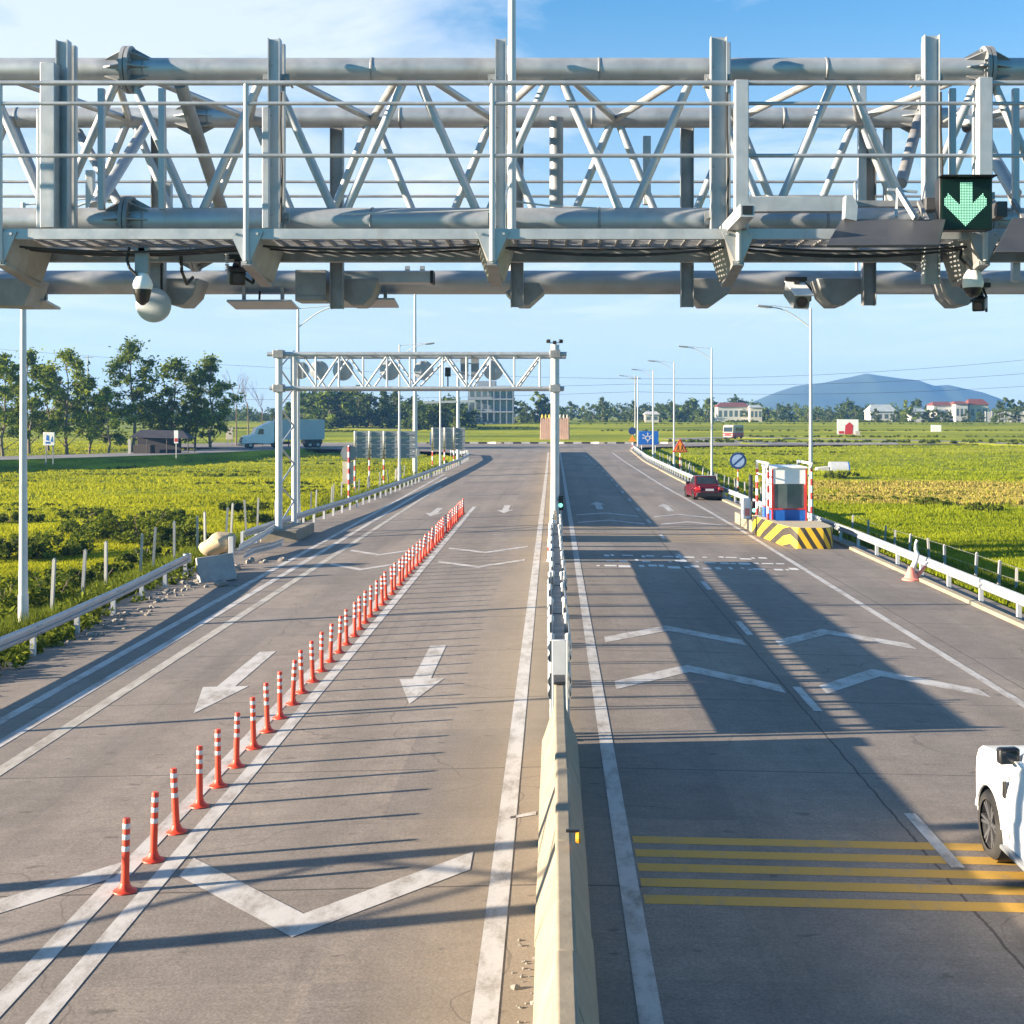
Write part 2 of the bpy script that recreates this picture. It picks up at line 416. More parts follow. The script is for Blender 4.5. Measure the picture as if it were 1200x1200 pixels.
def strip(name,pts,w,zfun,mat,skirt=1.5):
    pts=[Vector((p[0],p[1],0)) for p in pts]; v=[];f=[]
    # resample
    q=[]
    for a,b in zip(pts[:-1],pts[1:]):
        k=max(1,int((b-a).length/8))
        q+= [a.lerp(b,i/k) for i in range(k)]
    q.append(pts[-1])
    for i,p in enumerate(q):
        d=(q[min(i+1,len(q)-1)]-q[max(i-1,0)]).normalized(); nrm=Vector((-d.y,d.x,0))
        z=zfun(p.x,p.y)
        for s,dz in ((-w/2-1.8,-skirt),(-w/2,0),(w/2,0),(w/2+1.8,-skirt)): v.append(p+nrm*s+Vector((0,0,z+dz)))
    for i in range(len(q)-1):
        for k in range(3): f.append((i*4+k,i*4+k+1,i*4+5+k,i*4+4+k))
    me=bpy.data.meshes.new(name); me.from_pydata([tuple(p) for p in v],[],f); me.materials.append(mat); me.materials.append(M['ground'])
    me.polygons.foreach_set('material_index',[1 if k%3!=1 else 0 for k in range(len(f))])
    o=bpy.data.objects.new(name,me); COL.objects.link(o); return struct(o)
def flat(x,y,z=0.): return Vector(((x-VX)*(H-z)/(y-VY),F*(H-z)/(y-VY),z))
strip('side_road',[flat(*p)[:2] for p in ((-260,544),(0,537.5),(150,533),(300,526.5),(380,523))]+[(-46,208)],11,lambda x,y:.06,M['asphalt'])
strip('cross_road',[(40,222)]+[flat(*p)[:2] for p in ((795,515.5),(860,514),(1000,516),(1200,520.5),(1400,525))],8,lambda x,y:max(.03,gh(x,y)+.14),M['asphalt'],.6)
strip('far_road',[(-160,395),(-80,372),(-40,352),(10,470)][:3]+[(-28,345)],7,lambda x,y:gh(x,y)+.16,M['asphalt'],.5)

# kerb of the roundabout, painted black and white
def kerb():
    b=MB(); x=-22.
    k=0
    while x<23:
        b.mi=k%2; b.bb((x,229.0,-.15),(x+1.5,229.35,.30)); x+=1.5; k+=1
    struct(b.build('kerb',[M['blackpaint'],M['mark']]))
kerb()
b=MB()
for x0,x1,y0 in ((-60,-22,229.6),(23,60,229.6)): b.bb((x0,229.,-.15),(x1,229.35,.2))
struct(b.build('kerb',M['concrete_grey']))

# ---------------------------------------------------------------- painted markings
class Marks(MB):
    def poly(s,pts,dz=.006):
        s.quad(*[(x,y,road_z(x,y)+dz) for x,y in pts])
    def line(s,x,y0,y1,w,x1=None):
        x1=x if x1 is None else x1
        n=max(1,int(abs(y1-y0)/12))
        for i in range(n):
            a=y0+(y1-y0)*i/n; c=y0+(y1-y0)*(i+1)/n
            xa=x+(x1-x)*i/n; xc=x+(x1-x)*(i+1)/n
            s.poly([(xa-w/2,a),(xa+w/2,a),(xc+w/2,c),(xc-w/2,c)])
    def pl(s,pts,w):
        for (a,ya),(c,yc) in zip(pts[:-1],pts[1:]): s.line(a,ya,yc,w,c)
    def chev(s,x0,x1,xa,ye,ya,w):
        xm=xa
        s.poly([(x0,ye-w/2),(xm,ya-w/2),(xm,ya+w/2),(x0,ye+w/2)]); s.poly([(xm,ya-w/2),(x1,ye-w/2),(x1,ye+w/2),(xm,ya+w/2)])
    def arrow(s,x,ytip,L,dr,sw=.36,hw=.9,hl=.38):
        yb=ytip-dr*L*hl; yt=ytip-dr*L
        s.poly([(x-hw/2,yb),(x+hw/2,yb),(x,ytip)]); s.poly([(x-sw/2,yt),(x+sw/2,yt),(x+sw/2,yb),(x-sw/2,yb)])
mk=Marks()
mk.line(-9.72,4,118,.22); mk.line(-9.05,4,112,.22)
mk.pl([(-4.97,4),(-4.97,70)],.22); mk.line(-4.48,4,75,.21)
mk.pl([(-.59,4),(-.58,120),(-.62,178)],.23)
mk.pl([(.84,4),(.86,60),(.95,176)],.21)
mk.pl([(8.72,4),(8.72,60),(8.62,72),(8.2,99),(7.95,176)],.2)
y=15.35-8.08
while y<170:
    mk.line(4.73 if y<110 else 4.73-.012*(y-110),y,y+2.08,.16); y+=8.08
mk.chev(-4.28,-.95,-2.62,15.35,13.5,.62); mk.chev(-8.15,-5.02,-6.6,15.35,13.5,.62)
for ye in (47,51.7):
    mk.chev(-4.1,-1.0,-2.55,ye,ye-1.9,.5); mk.chev(-7.95,-5.25,-6.6,ye,ye-1.9,.5)
for ye,w in ((25.3,.75),(30.4,.75),(63.2,.55),(67.9,.55)):
    mk.chev(1.2,4.42,2.8,ye,ye+1.85,w); mk.chev(5.2,8.32,6.68,ye,ye+1.85,w)
mk.arrow(-2.6,23.8,6.0,-1); mk.arrow(-6.4,23.4,6.1,-1)
mk.arrow(-2.6,69.5,6,-1); mk.arrow(-6.4,68.5,6,-1)
mk.arrow(2.6,78.5,6,1); mk.arrow(6.5,78,6,1)
# worn lettering rows before the booth: remnants of strokes only
struct(mk.build('road_markings',M['mark'])); mk=Marks()
rr=random.Random(3)
for yr in (48.5,46.8,45.2):
    x=1.5 if yr<46 else 1.9
    while x<8.4:
        w=rr.choice((.12,.18,.3,.42)); 
        if rr.random()<.93:
            yy=yr+rr.uniform(-.25,.25); hgt=rr.choice((.3,.42,.6))
            mk.poly([(x,yy),(x+w,yy+rr.uniform(-.05,.05)),(x+w,yy+hgt),(x,yy+hgt)])
        x+=w+rr.choice((.06,.1,.16,.3))
struct(mk.build('road_lettering',M['mark_letters'])); mk=Marks()
# the stray paint streak by the barrier
mk.poly([(-.55,16.9),(-.22,17.05),(-.22,17.2),(-.55,17.0)],.006)
struct(mk.build('paint_streak',M['mark']))
mf=Marks(); mf.line(-8.33,4,98,.24)
for ye in (): pass
struct(mf.build('faded_road_markings',M['mark_faded']))
my=Marks(); mo=Marks()
for d in (16.12,15.63,15.14,14.65,14.14):
    my.poly([(.98,d-.13),(8.58,d-.16),(8.58,d+.12),(.98,d+.13)],.0025)
for d in (54.6,55.4,56.2,57.0,57.8,59.6,60.3,61.0):
    mo.poly([(.98,d-.18),(8.55,d-.2),(8.55,d+.16),(.98,d+.18)],.0025)
struct(my.build('yellow_road_markings',M['mark_yellow']))
struct(mo.build('faded_yellow_road_markings',M['mark_yellow_old']))

# ---------------------------------------------------------------- hills, air, sky, sun, camera
def hill(name,prof,d,depth,seed):
    rnd=random.Random(seed)
    xs=[p[0] for p in prof]; nx=90; ny=26; v=[];f=[]
    ph=[(rnd.uniform(.004,.03),rnd.uniform(.004,.03),rnd.uniform(0,6.3)) for _ in range(8)]
    for j in range(ny):
        t=-1+2*j/(ny-1)
        for i in range(nx):
            px=xs[0]+(xs[-1]-xs[0])*i/(nx-1); yp=interp(prof,px)
            hgt=max(0,(VY-yp)*d/F+H); X=(px-VX)*d/F; Y=d+t*depth
            env=math.exp(-3.2*t*t)-.04*abs(t)
            z=hgt*env+sum(math.sin(X*a+Y*b_+c) for a,b_,c in ph)*hgt*.022*(1-abs(t))
            v.append((X,Y,z-(2 if abs(t)>.95 else 0)))
    f=[(j*nx+i,j*nx+i+1,(j+1)*nx+i+1,(j+1)*nx+i) for j in range(ny-1) for i in range(nx-1)]
    me=bpy.data.meshes.new(name); me.from_pydata(v,[],f); me.materials.append(M['hill'])
    me.polygons.foreach_set('use_smooth',[True]*len(f))
    o=bpy.data.objects.new(name,me); COL.objects.link(o); struct(o)
hill('hill',[(862,486),(880,472),(905,463),(935,453),(965,448),(985,443),(1000,440),(1014,437),(1030,439.5),(1050,441.5),(1075,443),(1095,450),(1112,449),(1130,454),(1150,459),(1165,465),(1180,474),(1195,486)],2900,260,1)
hill('hill',[(325,486),(345,474),(362,464),(378,459),(390,458),(405,462),(425,472),(445,486)],2800,180,2)

def haze():
    b=MB(); b.bb((-1650,-12,-3.4),(1650,3290,118))
    m=bpy.data.materials.new('air_haze'); m.use_nodes=True; nt=m.node_tree
    for q in list(nt.nodes): nt.nodes.remove(q)
    v=nt.nodes.new('ShaderNodeVolumePrincipled'); v.inputs['Color'].default_value=(.20,.48,1,1); v.inputs['Density'].default_value=HAZE; v.inputs['Anisotropy'].default_value=.1
    o=nt.nodes.new('ShaderNodeOutputMaterial'); nt.links.new(v.outputs[0],o.inputs['Volume'])
    ob=b.build('haze',m); ob['kind']='stuff'; ob.display_type='WIRE'
HAZE=2.0e-4
haze()

SUN_EL=R(13.6); AZ=R(10.5)
dirv=Vector((math.cos(SUN_EL)*math.cos(AZ),math.cos(SUN_EL)*math.sin(AZ),-math.sin(SUN_EL)))
L=bpy.data.lights.new('sun','SUN'); L.energy=5.0; L.angle=R(.5); L.color=(1,.83,.62)
lo=bpy.data.objects.new('sun',L); lo.rotation_euler=dirv.to_track_quat('-Z','Y').to_euler(); lo.location=(-40,-10,30); COL.objects.link(lo)

W=bpy.data.worlds.new('World'); SC.world=W; W.use_nodes=True
nt=W.node_tree; h=N(nt); bg=nt.nodes['Background']
sky=h.n('ShaderNodeTexSky'); sky.sky_type='NISHITA'; sky.sun_disc=False; sky.sun_elevation=SUN_EL; sky.sun_rotation=R(259.5)
sky.air_density=1.0; sky.dust_density=0.; sky.ozone_density=2.5; sky.altitude=0
tc=h.n('ShaderNodeTexCoord').outputs['Generated']
x,yy,z=h.sep(tc)
# thin cirrus: a noise on the plane of the cloud layer
zz=h.math('ADD',z,.06)
cm=h.n('ShaderNodeCombineXYZ'); h.link(h.math('DIVIDE',x,zz),cm.inputs[0]); h.link(h.math('DIVIDE',yy,zz),cm.inputs[1])
n=h.noise(h.mapping(cm.outputs[0],(.75,.55,1),(3.6,1.7,0)),1.7,8,.6,.5)
n2=h.noise(h.mapping(cm.outputs[0],(.16,.12,1),(1.3,.4,0)),1.,3,.5)
c=h.ramp(h.math('ADD',h.math('MULTIPLY',h.smooth(x,.16,-.40),.075),h.math('ADD',h.math('MULTIPLY',n,.65),h.math('MULTIPLY',n2,.45))),[(.525,0.),(.60,.5),(.70,1.)])
c=h.math('MULTIPLY',h.math('MULTIPLY',c,h.smooth(z,.01,.12)),h.smooth(yy,-.1,.6))
skyb=h.mix(1.,sky.outputs[0],(.44,.98,1.22),'MULTIPLY')
skyb=h.mix(h.math('MULTIPLY',h.math('MULTIPLY',h.math('SUBTRACT',1.,h.smooth(z,-.04,.36)),h.smooth(yy,-.3,.5)),.82),skyb,(4.5,4.45,4.55))
skyc=h.mix(h.math('MULTIPLY',c,.72),skyb,(5.3,5.6,6.0))
h.link(skyc,bg.inputs[0]); bg.inputs[1].default_value=.050

cam=bpy.data.cameras.new('camera'); cam.sensor_width=36; cam.lens=36*F/1200
cam.shift_x=(600-VX)/1200; cam.shift_y=-(600-VY)/1200; cam.clip_end=9000; cam.clip_start=.1
co=bpy.data.objects.new('camera',cam); co.location=(0,0,H); co.rotation_euler=(R(90),0,0); COL.objects.link(co); SC.camera=co
SC.view_settings.view_transform='Standard'; SC.view_settings.look='None'; SC.view_settings.exposure=2.02; SC.view_settings.gamma=1
# ================================================================ near gantry
DF,DB,DP,DR=11.4,13.5,11.08,10.5           # front chord, back chord, front posts, front railing
def zat(y,d): return H-(y-VY)*d/F
def xat(x,d): return (x-VX)*d/F
XG0,XG1=-13.2,14.2
ZT=zat(82,DF); ZB=zat(260,DF); ZTb=zat(138,DB); ZBb=zat(297,DB)
G=thing('overhead_gantry','wide galvanised steel truss gantry with catwalk and railing across the top of the picture','gantry',(0,DF,0))
RC=.102
b=MB(); b.tube((XG0,DF,ZT),(XG1,DF,ZT),RC,n=24); b.build('top_chord',M['galv'],G)
b=MB(); b.tube((XG0,DB,ZTb),(XG1,DB,ZTb),RC,n=24); b.build('top_chord',M['galv'],G)
b=MB(); b.tube((XG0,DF,ZB),(XG1,DF,ZB),RC+.02,n=24); b.build('bottom_chord',M['galv'],G)
b=MB(); b.tube((XG0,DB,ZBb),(XG1,DB,ZBb),.088,n=24); b.build('bottom_chord',M['galv_old'],G)
# flange joints with stiffener ribs
def flange(xpix,d,z,r,s=1.):
    X=xat(xpix,d); b=MB()
    b.lathe([(r,-.035),(r+.10*s,-.035),(r+.10*s,-.004),(r,-.004)],(X,d,z),'x',24,False)
    b.lathe([(r,.004),(r+.10*s,.004),(r+.10*s,.035),(r,.035)],(X,d,z),'x',24,False)
    for k in range(8):
        a=2*math.pi*k/8; u=Vector((0,math.cos(a),math.sin(a))); w=Vector((0,-math.sin(a),math.cos(a)))*.006
        c=Vector((X,d,z))
        for sgn in (-1,1):
            p=[c+u*r*.97+Vector((sgn*.035,0,0)),c+u*(r+.085*s)+Vector((sgn*.035,0,0)),c+u*r*.97+Vector((sgn*.20*s,0,0))]
            b._add([q+w for q in p]+[q-w for q in p],[(0,1,2),(5,4,3),(0,3,4,1),(1,4,5,2),(2,5,3,0)])
    for k in range(12):
        a=2*math.pi*(k+.5)/12; q=Vector((X,d+math.cos(a)*(r+.06),z+math.sin(a)*(r+.06)))
        b.tube(q-Vector((.06,0,0)),q+Vector((.06,0,0)),.011,n=6)
    b.build('flange',M['galv_old'],G)
for xp in (152,1155):
    flange(xp,DF,ZT,RC); flange(xp,DF,ZB,RC+.02)
    flange(VX+(xat(xp,DF))*F/DB,DB,ZTb,RC); flange(VX+(xat(xp,DF))*F/DB,DB,ZBb,.088)
# bracing: V-shaped diagonals in both faces, zigzag between the top chords, verticals between faces
PER=168*DF/F; X0=xat(482,DF)
spare=MB()
for k in range(-11,12):
    xt=X0+k*PER; xb=xt+PER*.5
    if xt<XG0+.3 or xt>XG1-.5: continue
    for s in (-1,1):
        a=Vector((xt+s*.06,DF,ZT-RC*.8)); c=Vector((xt+s*(PER*.5-.05),DF,ZB+RC*.8))
        b=MB() if abs(xt)<6.6 else spare
        b.tube(a,c,.038,n=10)
        if b is not spare: b.build('diagonal',M['galv_pale'],G)
        a=Vector((xb+s*.05,DB,ZTb-RC*.8)); c=Vector((xb+s*(PER*.5-.06),DB,ZBb+RC*.6))
        b=MB() if abs(xt)<6.6 else spare
        b.tube(a,c,.040,n=10)
        if b is not spare: b.build('diagonal',M['galv'],G)
        a=Vector((xt+s*.10,DF+.05,ZT-.02)); c=Vector((xb if s>0 else xb-PER,DB-.05,ZTb-.03))
        b=MB() if abs(xt)<6.6 else spare
        b.tube(a,c,.036,n=10)
        if b is not spare: b.build('top_brace',M['galv'],G)
    b=MB() if abs(xt)<6.6 else spare
    b.tube((xt,DF+.05,ZB-.02),(xb,DB-.05,ZBb),.03,n=8)
    if b is not spare: b.build('bottom_brace',M['galv_old'],G)
stuff(spare.build('bracing',M['galv'],G))
# heavy end braces beside the flange joints
for x0,y0,d0,x1,y1,d1,r,m in ((178,138,DB,112,243,DF+.4,.055,'galv'),(212,100,DF,260,246,DF+.9,.058,'galv_old'),(1079,132,DB,1056,215,DF+.6,.055,'galv_old'),(1164,185,DF+.8,1190,228,DF+.5,.06,'galv'),(92,155,DB,140,240,DF+1.2,.045,'galv_old')):
    b=MB(); b.tube(at(x0,y0,d0),at(x1,y1,d1),r,n=14); b.build('end_brace',M[m],G)
# short stub pipe standing in the middle, and cross tubes
b=MB(); b.tube(at(652,142,12.6),at(652,268,12.6),.066,n=18); b.lathe([(.066,0),(.07,.0),(.07,.03),(.0,.045)],at(652,142,12.6),'z',18); b.build('stub_pipe',M['galv_old'],G)
# mast rising out of the picture
b=MB(); b.tube(at(600,270,10.95),at(600,-190,10.95),.036,.03,n=16); b.build('mast',M['steel_white'],G)
# front posts: paired channels bolted to the chords
def hpost(x,y0,y1,d,w,name='post',m='galv_pale',depth=.10):
    """open channel section standing at pixel x between rows y0 and y1"""
    X=xat(x,d); z0=zat(y1,d); z1=zat(y0,d); b=MB(); t=.008; ww=w*d/F
    b.bb((X-ww/2,d-depth/2,z0),(X-ww/2+t,d+depth/2,z1)); b.bb((X+ww/2-t,d-depth/2,z0),(X+ww/2,d+depth/2,z1))
    b.bb((X-ww/2+t,d-.004,z0),(X+ww/2-t,d+.004,z1))
    for zc in np.arange(z0+.12,z1,.42):
        b.tube((X-ww*.28,d-.02,zc),(X-ww*.28,d+.02,zc),.009,n=6)
    o=b.build(name,M[m],G); return o
def spost(x,y0,y1,d,w,m='galv_pale',name='post'):
    X=xat(x,d); ww=w*d/F; b=MB(); b.bb((X-ww/2,d-ww/2,zat(y1,d)),(X+ww/2,d+ww/2,zat(y0,d))); return b.build(name,M[m],G,.006)
hpost(74.5,48,268,DP,14); spost(86,54,268,DP+.1,8,'galv'); spost(58.5,75,268,DP-.1,17); spost(48,128,268,DP+.1,8,'galv')
hpost(322,46,268,DP,14); spost(331.5,52,268,DP+.1,6,'galv'); spost(312,126,268,DP-.3,8)
hpost(587,46,282,DP,13); spost(598,54,270,DP+.1,7,'galv')
hpost(842,44,270,DP,19); spost(853,50,268,DP+.12,6,'galv')
spost(868.5,95,268,DR-.05,16); 
hpost(1091,42,333,DP,18); spost(1083,50,333,DP+.1,6,'galv')
spost(1153,92,212,DR-.05,16); spost(1142,95,212,DR+.05,5,'galv')
for x in (119,190,1116,1190): spost(x,104,246,DF-.16,7.5,'galv_pale')
# back posts hanging below the back chord
for x,y0,y1 in ((186,104,352),(395,106,362),(606,110,360),(805,106,360),(1018,108,358)):
    hpost(x,y0+44,y1,13.72,15,m='galv_old',depth=.11)
for x,y0,y1 in ((197,215,246),(106,200,250),(219,228,250),(1010,100,250),(1040,150,246),(1190,230,330),(758,160,240)):
    spost(x,y0,y1,13.6,9,'galv')
# catwalk on the near side
ZD=zat(274,DR)
b=MB(); b.bb((XG0,DR,zat(280,DR)),(XG1,DR+.012,zat(268,DR))); b.bb((XG0,DR+.012,zat(280,DR)),(XG1,DR+.06,zat(280,DR)+.008)); b.bb((XG0,DR+.012,zat(268,DR)-.008),(XG1,DR+.06,zat(268,DR)))
b.build('edge_beam',M['galv_pale'],G)
b=MB(); b.bb((XG0,DF-.20,zat(280,DR)-.10),(XG1,DF-.12,zat(280,DR)+.0)); b.build('inner_beam',M['galv_old'],G)
b=MB()
for k in range(9):
    y=DR+.09+k*.085; b.bb((XG0,y,ZD-.012),(XG1,y+.012,ZD+.018))
x=XG0
while x<XG1: b.bb((x,DR+.062,ZD-.018),(x+.02,DF-.21,ZD+.0)); x+=.14
b.build('deck_grating',M['galv_old'],G)
# brackets under the near catwalk
BX=[xat(289,DR)+k*1.965 for k in range(-6,8)]
for X in BX:
    if X<XG0 or X>XG1: continue
    z=zat(281,DR); b=MB()
    zl=zat(309,DR); zb=zat(329,DP)
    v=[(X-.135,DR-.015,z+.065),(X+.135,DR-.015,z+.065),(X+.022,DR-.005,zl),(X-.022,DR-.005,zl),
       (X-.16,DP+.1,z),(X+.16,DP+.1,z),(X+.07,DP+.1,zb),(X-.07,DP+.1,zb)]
    b._add(v,[(0,1,2,3)]); b.mi=1; b._add(v,[(0,3,7,4),(1,5,6,2),(3,2,6,7),(4,7,6,5),(0,4,5,1)]); b.mi=0  # side and under faces take the darker steel, shade put into the colour
    # folded face plate with a raised seam
    b.bar((X,DR-.022,z+.06),(X,DR-.012,zl),.012,.012,(0,1,0))
    for sx in (-.09,.09): b.tube((X+sx,DR-.03,z+.045),(X+sx,DR-.01,z+.045),.012,n=6)
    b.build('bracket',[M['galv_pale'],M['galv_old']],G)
    b=MB(); b.bar((X-.0,DR+.0,zl+.005),(X-.0,DP+.15,zb-.02),.09,.035); b.build('bracket_arm',M['galv_old'],G)
    b=MB(); b.tube((X,DR-.018,zat(306,DR)),(X,DR-.018,zat(97,DR)),.022,n=12); b.build('railing_post',M['steel_white'],G)
for yy,r in ((98,.020),(122,.015),(183,.016)):
    b=MB(); b.tube((XG0,DR-.02,zat(yy,DR)),(XG1,DR-.02,zat(yy,DR)),r,n=12); b.build('rail',M['galv'],G)
# catwalk on the far side
b=MB(); zlo=zat(345,14.5); zhi=zat(317,14.5)
b.tube((XG0,14.5,(zlo+zhi)/2),(XG1,14.5,(zlo+zhi)/2),(zhi-zlo)/2,n=24); b.build('far_edge_pipe',M['galv'],G)
for yy in (213,230,268):
    b=MB(); z=zat(yy,15.0) if yy<250 else zat(yy,15.); b.tube((XG0,15.,z),(XG1,15.,z),.017,n=10); b.build('rail',M['galv'],G)
for X in BX:
    if X<XG0 or X>XG1: continue
    b=MB(); b.tube((X,14.9,zhi-.05),(X,15.,zat(213,15.)),.018,n=8); b.build('railing_post',M['galv'],G)
for x in (20,215,420,632,828,978,1120):
    # stepped bracket boxes under the far catwalk
    X=xat(x,14.2); b=MB()
    v=[]
    s=1 if x<600 else -1
    pts=[(-.26*s,zat(330,14.2)),(.26*s,zat(330,14.2)),(.20*s,zat(350,14.2)),(.10*s,zat(361,14.2)),(-.02*s,zat(361,14.2)),(-.2*s,zat(347,14.2))]
    if x==632: pts=[(-.22,zat(335,14.2)),(.0,zat(335,14.2)),(.06,zat(345,14.2)),(-.10,zat(361,14.2)),(-.22,zat(361,14.2)),(-.36,zat(346,14.2))]
    if x==20: pts=[(-.5,zat(330,14.2)),(.33,zat(330,14.2)),(.22,zat(362,14.2)),(-.5,zat(360,14.2))]
    b.prism([(X+p[0],p[1]) for p in pts],13.85,14.28,'y'); b.build('bracket',M['galv_old'],G,.01)
# legs: lattice columns at both ends, with concrete feet
for X,side in ((-13.2,-1),(14.2,1)):
    z0=gh(X,DF)-.2
    for y in (DF,DB):
        b=MB(); b.tube((X,y,.1),(X,y,ZT+.25),.15,n=20); b.build('column',M['galv'],G)
        b=MB(); b.bb((X-.4,y-.4,-1.6),(X+.4,y+.4,.12)); b.build('footing',M['concrete_grey'],G,.03)
    for k in range(7):
        za=.5+k*1.05; b=MB(); b.tube((X,DF,za),(X,DB,za+1.05) if k%2 else (X,DB,za+1.05),.035,n=8); b.build('lattice',M['galv'],G)
        if k%2==0:
            b=MB(); b.tube((X,DB,za),(X,DF,za+1.05),.035,n=8); b.build('lattice',M['galv'],G)
# horizontal square-tube arms for the antennas (right-hand part)
b=MB(); b.bb((xat(876,10.9),10.85,zat(249,10.9)),(xat(992,10.9),10.95,zat(231,10.9))); b.build('antenna_arm',M['galv_pale'],G,.006)
b=MB(); b.bb((xat(860,10.1),9.75,zat(262,10.1)),(xat(876,10.1),11.,zat(247,10.1)));
b.mi=1; b.bb((xat(862,10.1),9.745,zat(259.5,10.1)),(xat(874,10.1),9.752,zat(249.5,10.1))); b.build('tube_stub',[M['galv_pale'],M['black']],G)
b=MB(); b.bb((xat(996,11.),10.95,zat(243,11.)),(xat(1100,11.),11.02,zat(236,11.))); b.build('antenna_arm',M['galv_old'],G)
# weld collars on the chords and slack cables along the catwalk
for k in range(-5,6):
    for d_,z_,r_ in ((DF,ZT,RC),(DB,ZTb,RC),(DF,ZB,RC+.02)):
        X=k*1.31*1.5+.4
        b=MB(); b.lathe([(r_,-.012),(r_+.005,-.008),(r_+.006,0),(r_+.005,.008),(r_,.012)],(X,d_,z_),'x',24); b.build('weld_seam',M['galv_old'],G)
rc=random.Random(9)
for q in range(3):
    for i in range(len(BX)-1):
        a=Vector((BX[i]+rc.uniform(-.05,.05),DR+.12+.09*q,zat(281,DR)-.03)); c=Vector((BX[i+1]+rc.uniform(-.05,.05),DR+.12+.09*q,zat(281,DR)-.03))
        if abs(a.x)>6.5: continue
        sag=rc.uniform(.02,.09); P=[a.lerp(c,t/8)-Vector((0,0,sag*4*(t/8)*(1-t/8))) for t in range(9)]
        b=MB(); b.path(P,.009,6); b.build('cable',M['cable'],G)
for x in (322,587,842,1091):
    X=xat(x+9,DP)
    b=MB(); b.path([Vector((X,DP-.07,zat(262,DP))),Vector((X+.01,DP-.07,zat(200,DP))),Vector((X-.005,DP-.07,zat(150,DP))),Vector((X,DP-.06,zat(110,DP)))],.010,6); b.build('cable',M['cable'],G)
    for yy in (92,255):
        b=MB(); z=zat(yy,DP); xx=xat(x,DP); b.bb((xx-.11,DP+.05,z-.05),(xx+.11,DP+.07,z+.05))
        for sx in (-.09,.09): b.tube((xx+sx,DP-.02,z),(xx+sx,DF-.02,z),.010,n=8)
        b.build('clamp',M['galv_old'],G)
# long conduit along the deck
b=MB(); b.path([at(400,251,11.2),at(450,250,11.2),at(520,248,11.2),at(575,246,11.2)],.008); b.path([at(604,236,11.),at(640,241,11.),at(700,244,11.)],.008); b.build('conduit',M['steel_white'],G)

# ---------------------------------------------------------------- things hung on the gantry
# lane signal with its green arrow of dots
d=10.25; X0s,X1s=xat(1101,d),xat(1163,d); Z0s,Z1s=zat(269.5,d),zat(208.5,d)
S=thing('lane_signal','square black lane signal board showing a lit green down arrow','lane signal',((X0s+X1s)/2,d,Z0s))
b=MB(); b.bb((X0s,d,Z0s),(X1s,d+.13,Z1s)); b.bb((X0s-.012,d-.09,Z1s),(X1s+.012,d+.02,Z1s+.012)); b.build('case',M['black'],S,.006)
b=MB(); b.bb((X0s+.014,d-.004,Z0s+.014),(X1s-.014,d,Z1s-.014)); b.build('face',M['led_board'],S)
b=MB(); b2=MB(); n=32; w=(X1s-X0s-.02)/n
for i in range(n):
    for j in range(n):
        u=(i+.5)/n; v=(j+.5)/n           # v downwards
        on=False
        if .38<u<.61 and .06<v<.62: on=True
        t=abs(u-.455-.03)
        if v-.94<-t*1.02+.0 and v>.62-t*.98 and t<.42 : on=True
        if t>.36 and v<.33+ (t-.36)*1.2: on=False
        c=(X0s+.01+(i+.5)*w, d-.007, Z1s-.01-(j+.5)*w)
        q=w*.28
        (b if on else b2).bb((c[0]-q,c[1]-.002,c[2]-q),(c[0]+q,c[1]+.001,c[2]+q))
b.build('arrow',M['led'],S); b2.build('dark_dots',M['led_board'],S)
b=MB(); b.bb((xat(1105,10.5),10.38,zat(236,10.5)),(xat(1160,10.5),10.5,zat(228,10.5))); b.build('mount',M['galv_old'],S)

# flat antenna panels
def antenna(label,x0,x1,ytop,ybot,d0,d1,skew,m):
    A=thing('antenna_panel',label,'antenna',at((x0+x1)/2,ytop,d1),'flat antenna panels on the gantry')
    p=[at(x0,ybot,d0),at(x1-skew[1],ybot,d0),at(x1,ytop,d1),at(x0+skew[0],ytop,d1)]
    nrm=(p[1]-p[0]).cross(p[3]-p[0]).normalized()*.022
    b=MB(); b._add(p+[q+nrm for q in p],[(0,1,2,3)[::-1],(4,5,6,7),(0,1,5,4),(1,2,6,5),(2,3,7,6),(3,0,4,7)]); b.build('panel',m,A,.004)
    mid=(p[2]+p[3])/2; 
    for q in (p[3].lerp(p[2],.12),p[3].lerp(p[2],.84)):
        b=MB(); b.bar(q+Vector((0,.02,-.01)),q+Vector((0,.28,.20)),.03,.03); b.build('hanger',M['galv_old'],A)
    return A
antenna('large tilted dark antenna panel left of the green arrow sign',968,1108,260,290,9.75,10.25,(18,8),M['plate_dark'])
antenna('tilted dark antenna panel at the right edge beside the green arrow sign',1164,1320,258,298,9.7,10.2,(22,8),M['plate_dark'])
def antenna_hung(label,x0,x1,y,d,hz):
    A=thing('antenna_panel',label,'antenna',at((x0+x1)/2,y,d),'flat antenna panels on the gantry')
    c=at((x0+x1)/2,y,d); w=(x1-x0)*d/F; 
    b=MB(); b.box(c,(w,.42,.025),(R(-7),0,0)); b.build('panel',M['galv'],A,.004)
    for s in (-.3,.3):
        b=MB(); b.bb((c.x+s*w-.018,d-.02,c.z),(c.x+s*w+.018,d+.02,c.z+hz)); b.build('hanger',M['galv_old'],A)
    b=MB(); b.path([c+Vector((-.05,.02,.01)),c+Vector((-.04,.03,hz))],.012); b.build('cable',M['cable'],A)
antenna_hung('thin flat grey antenna panel hanging below the far catwalk near the bullet camera',271,346,357,14.4,.22)
antenna_hung('thin flat grey antenna panel hanging under the far catwalk left of the centre post',398,465,355,14.4,.2)
antenna_hung('thin flat grey antenna panel under the far catwalk at the left edge',15,63,357,14.4,.2)

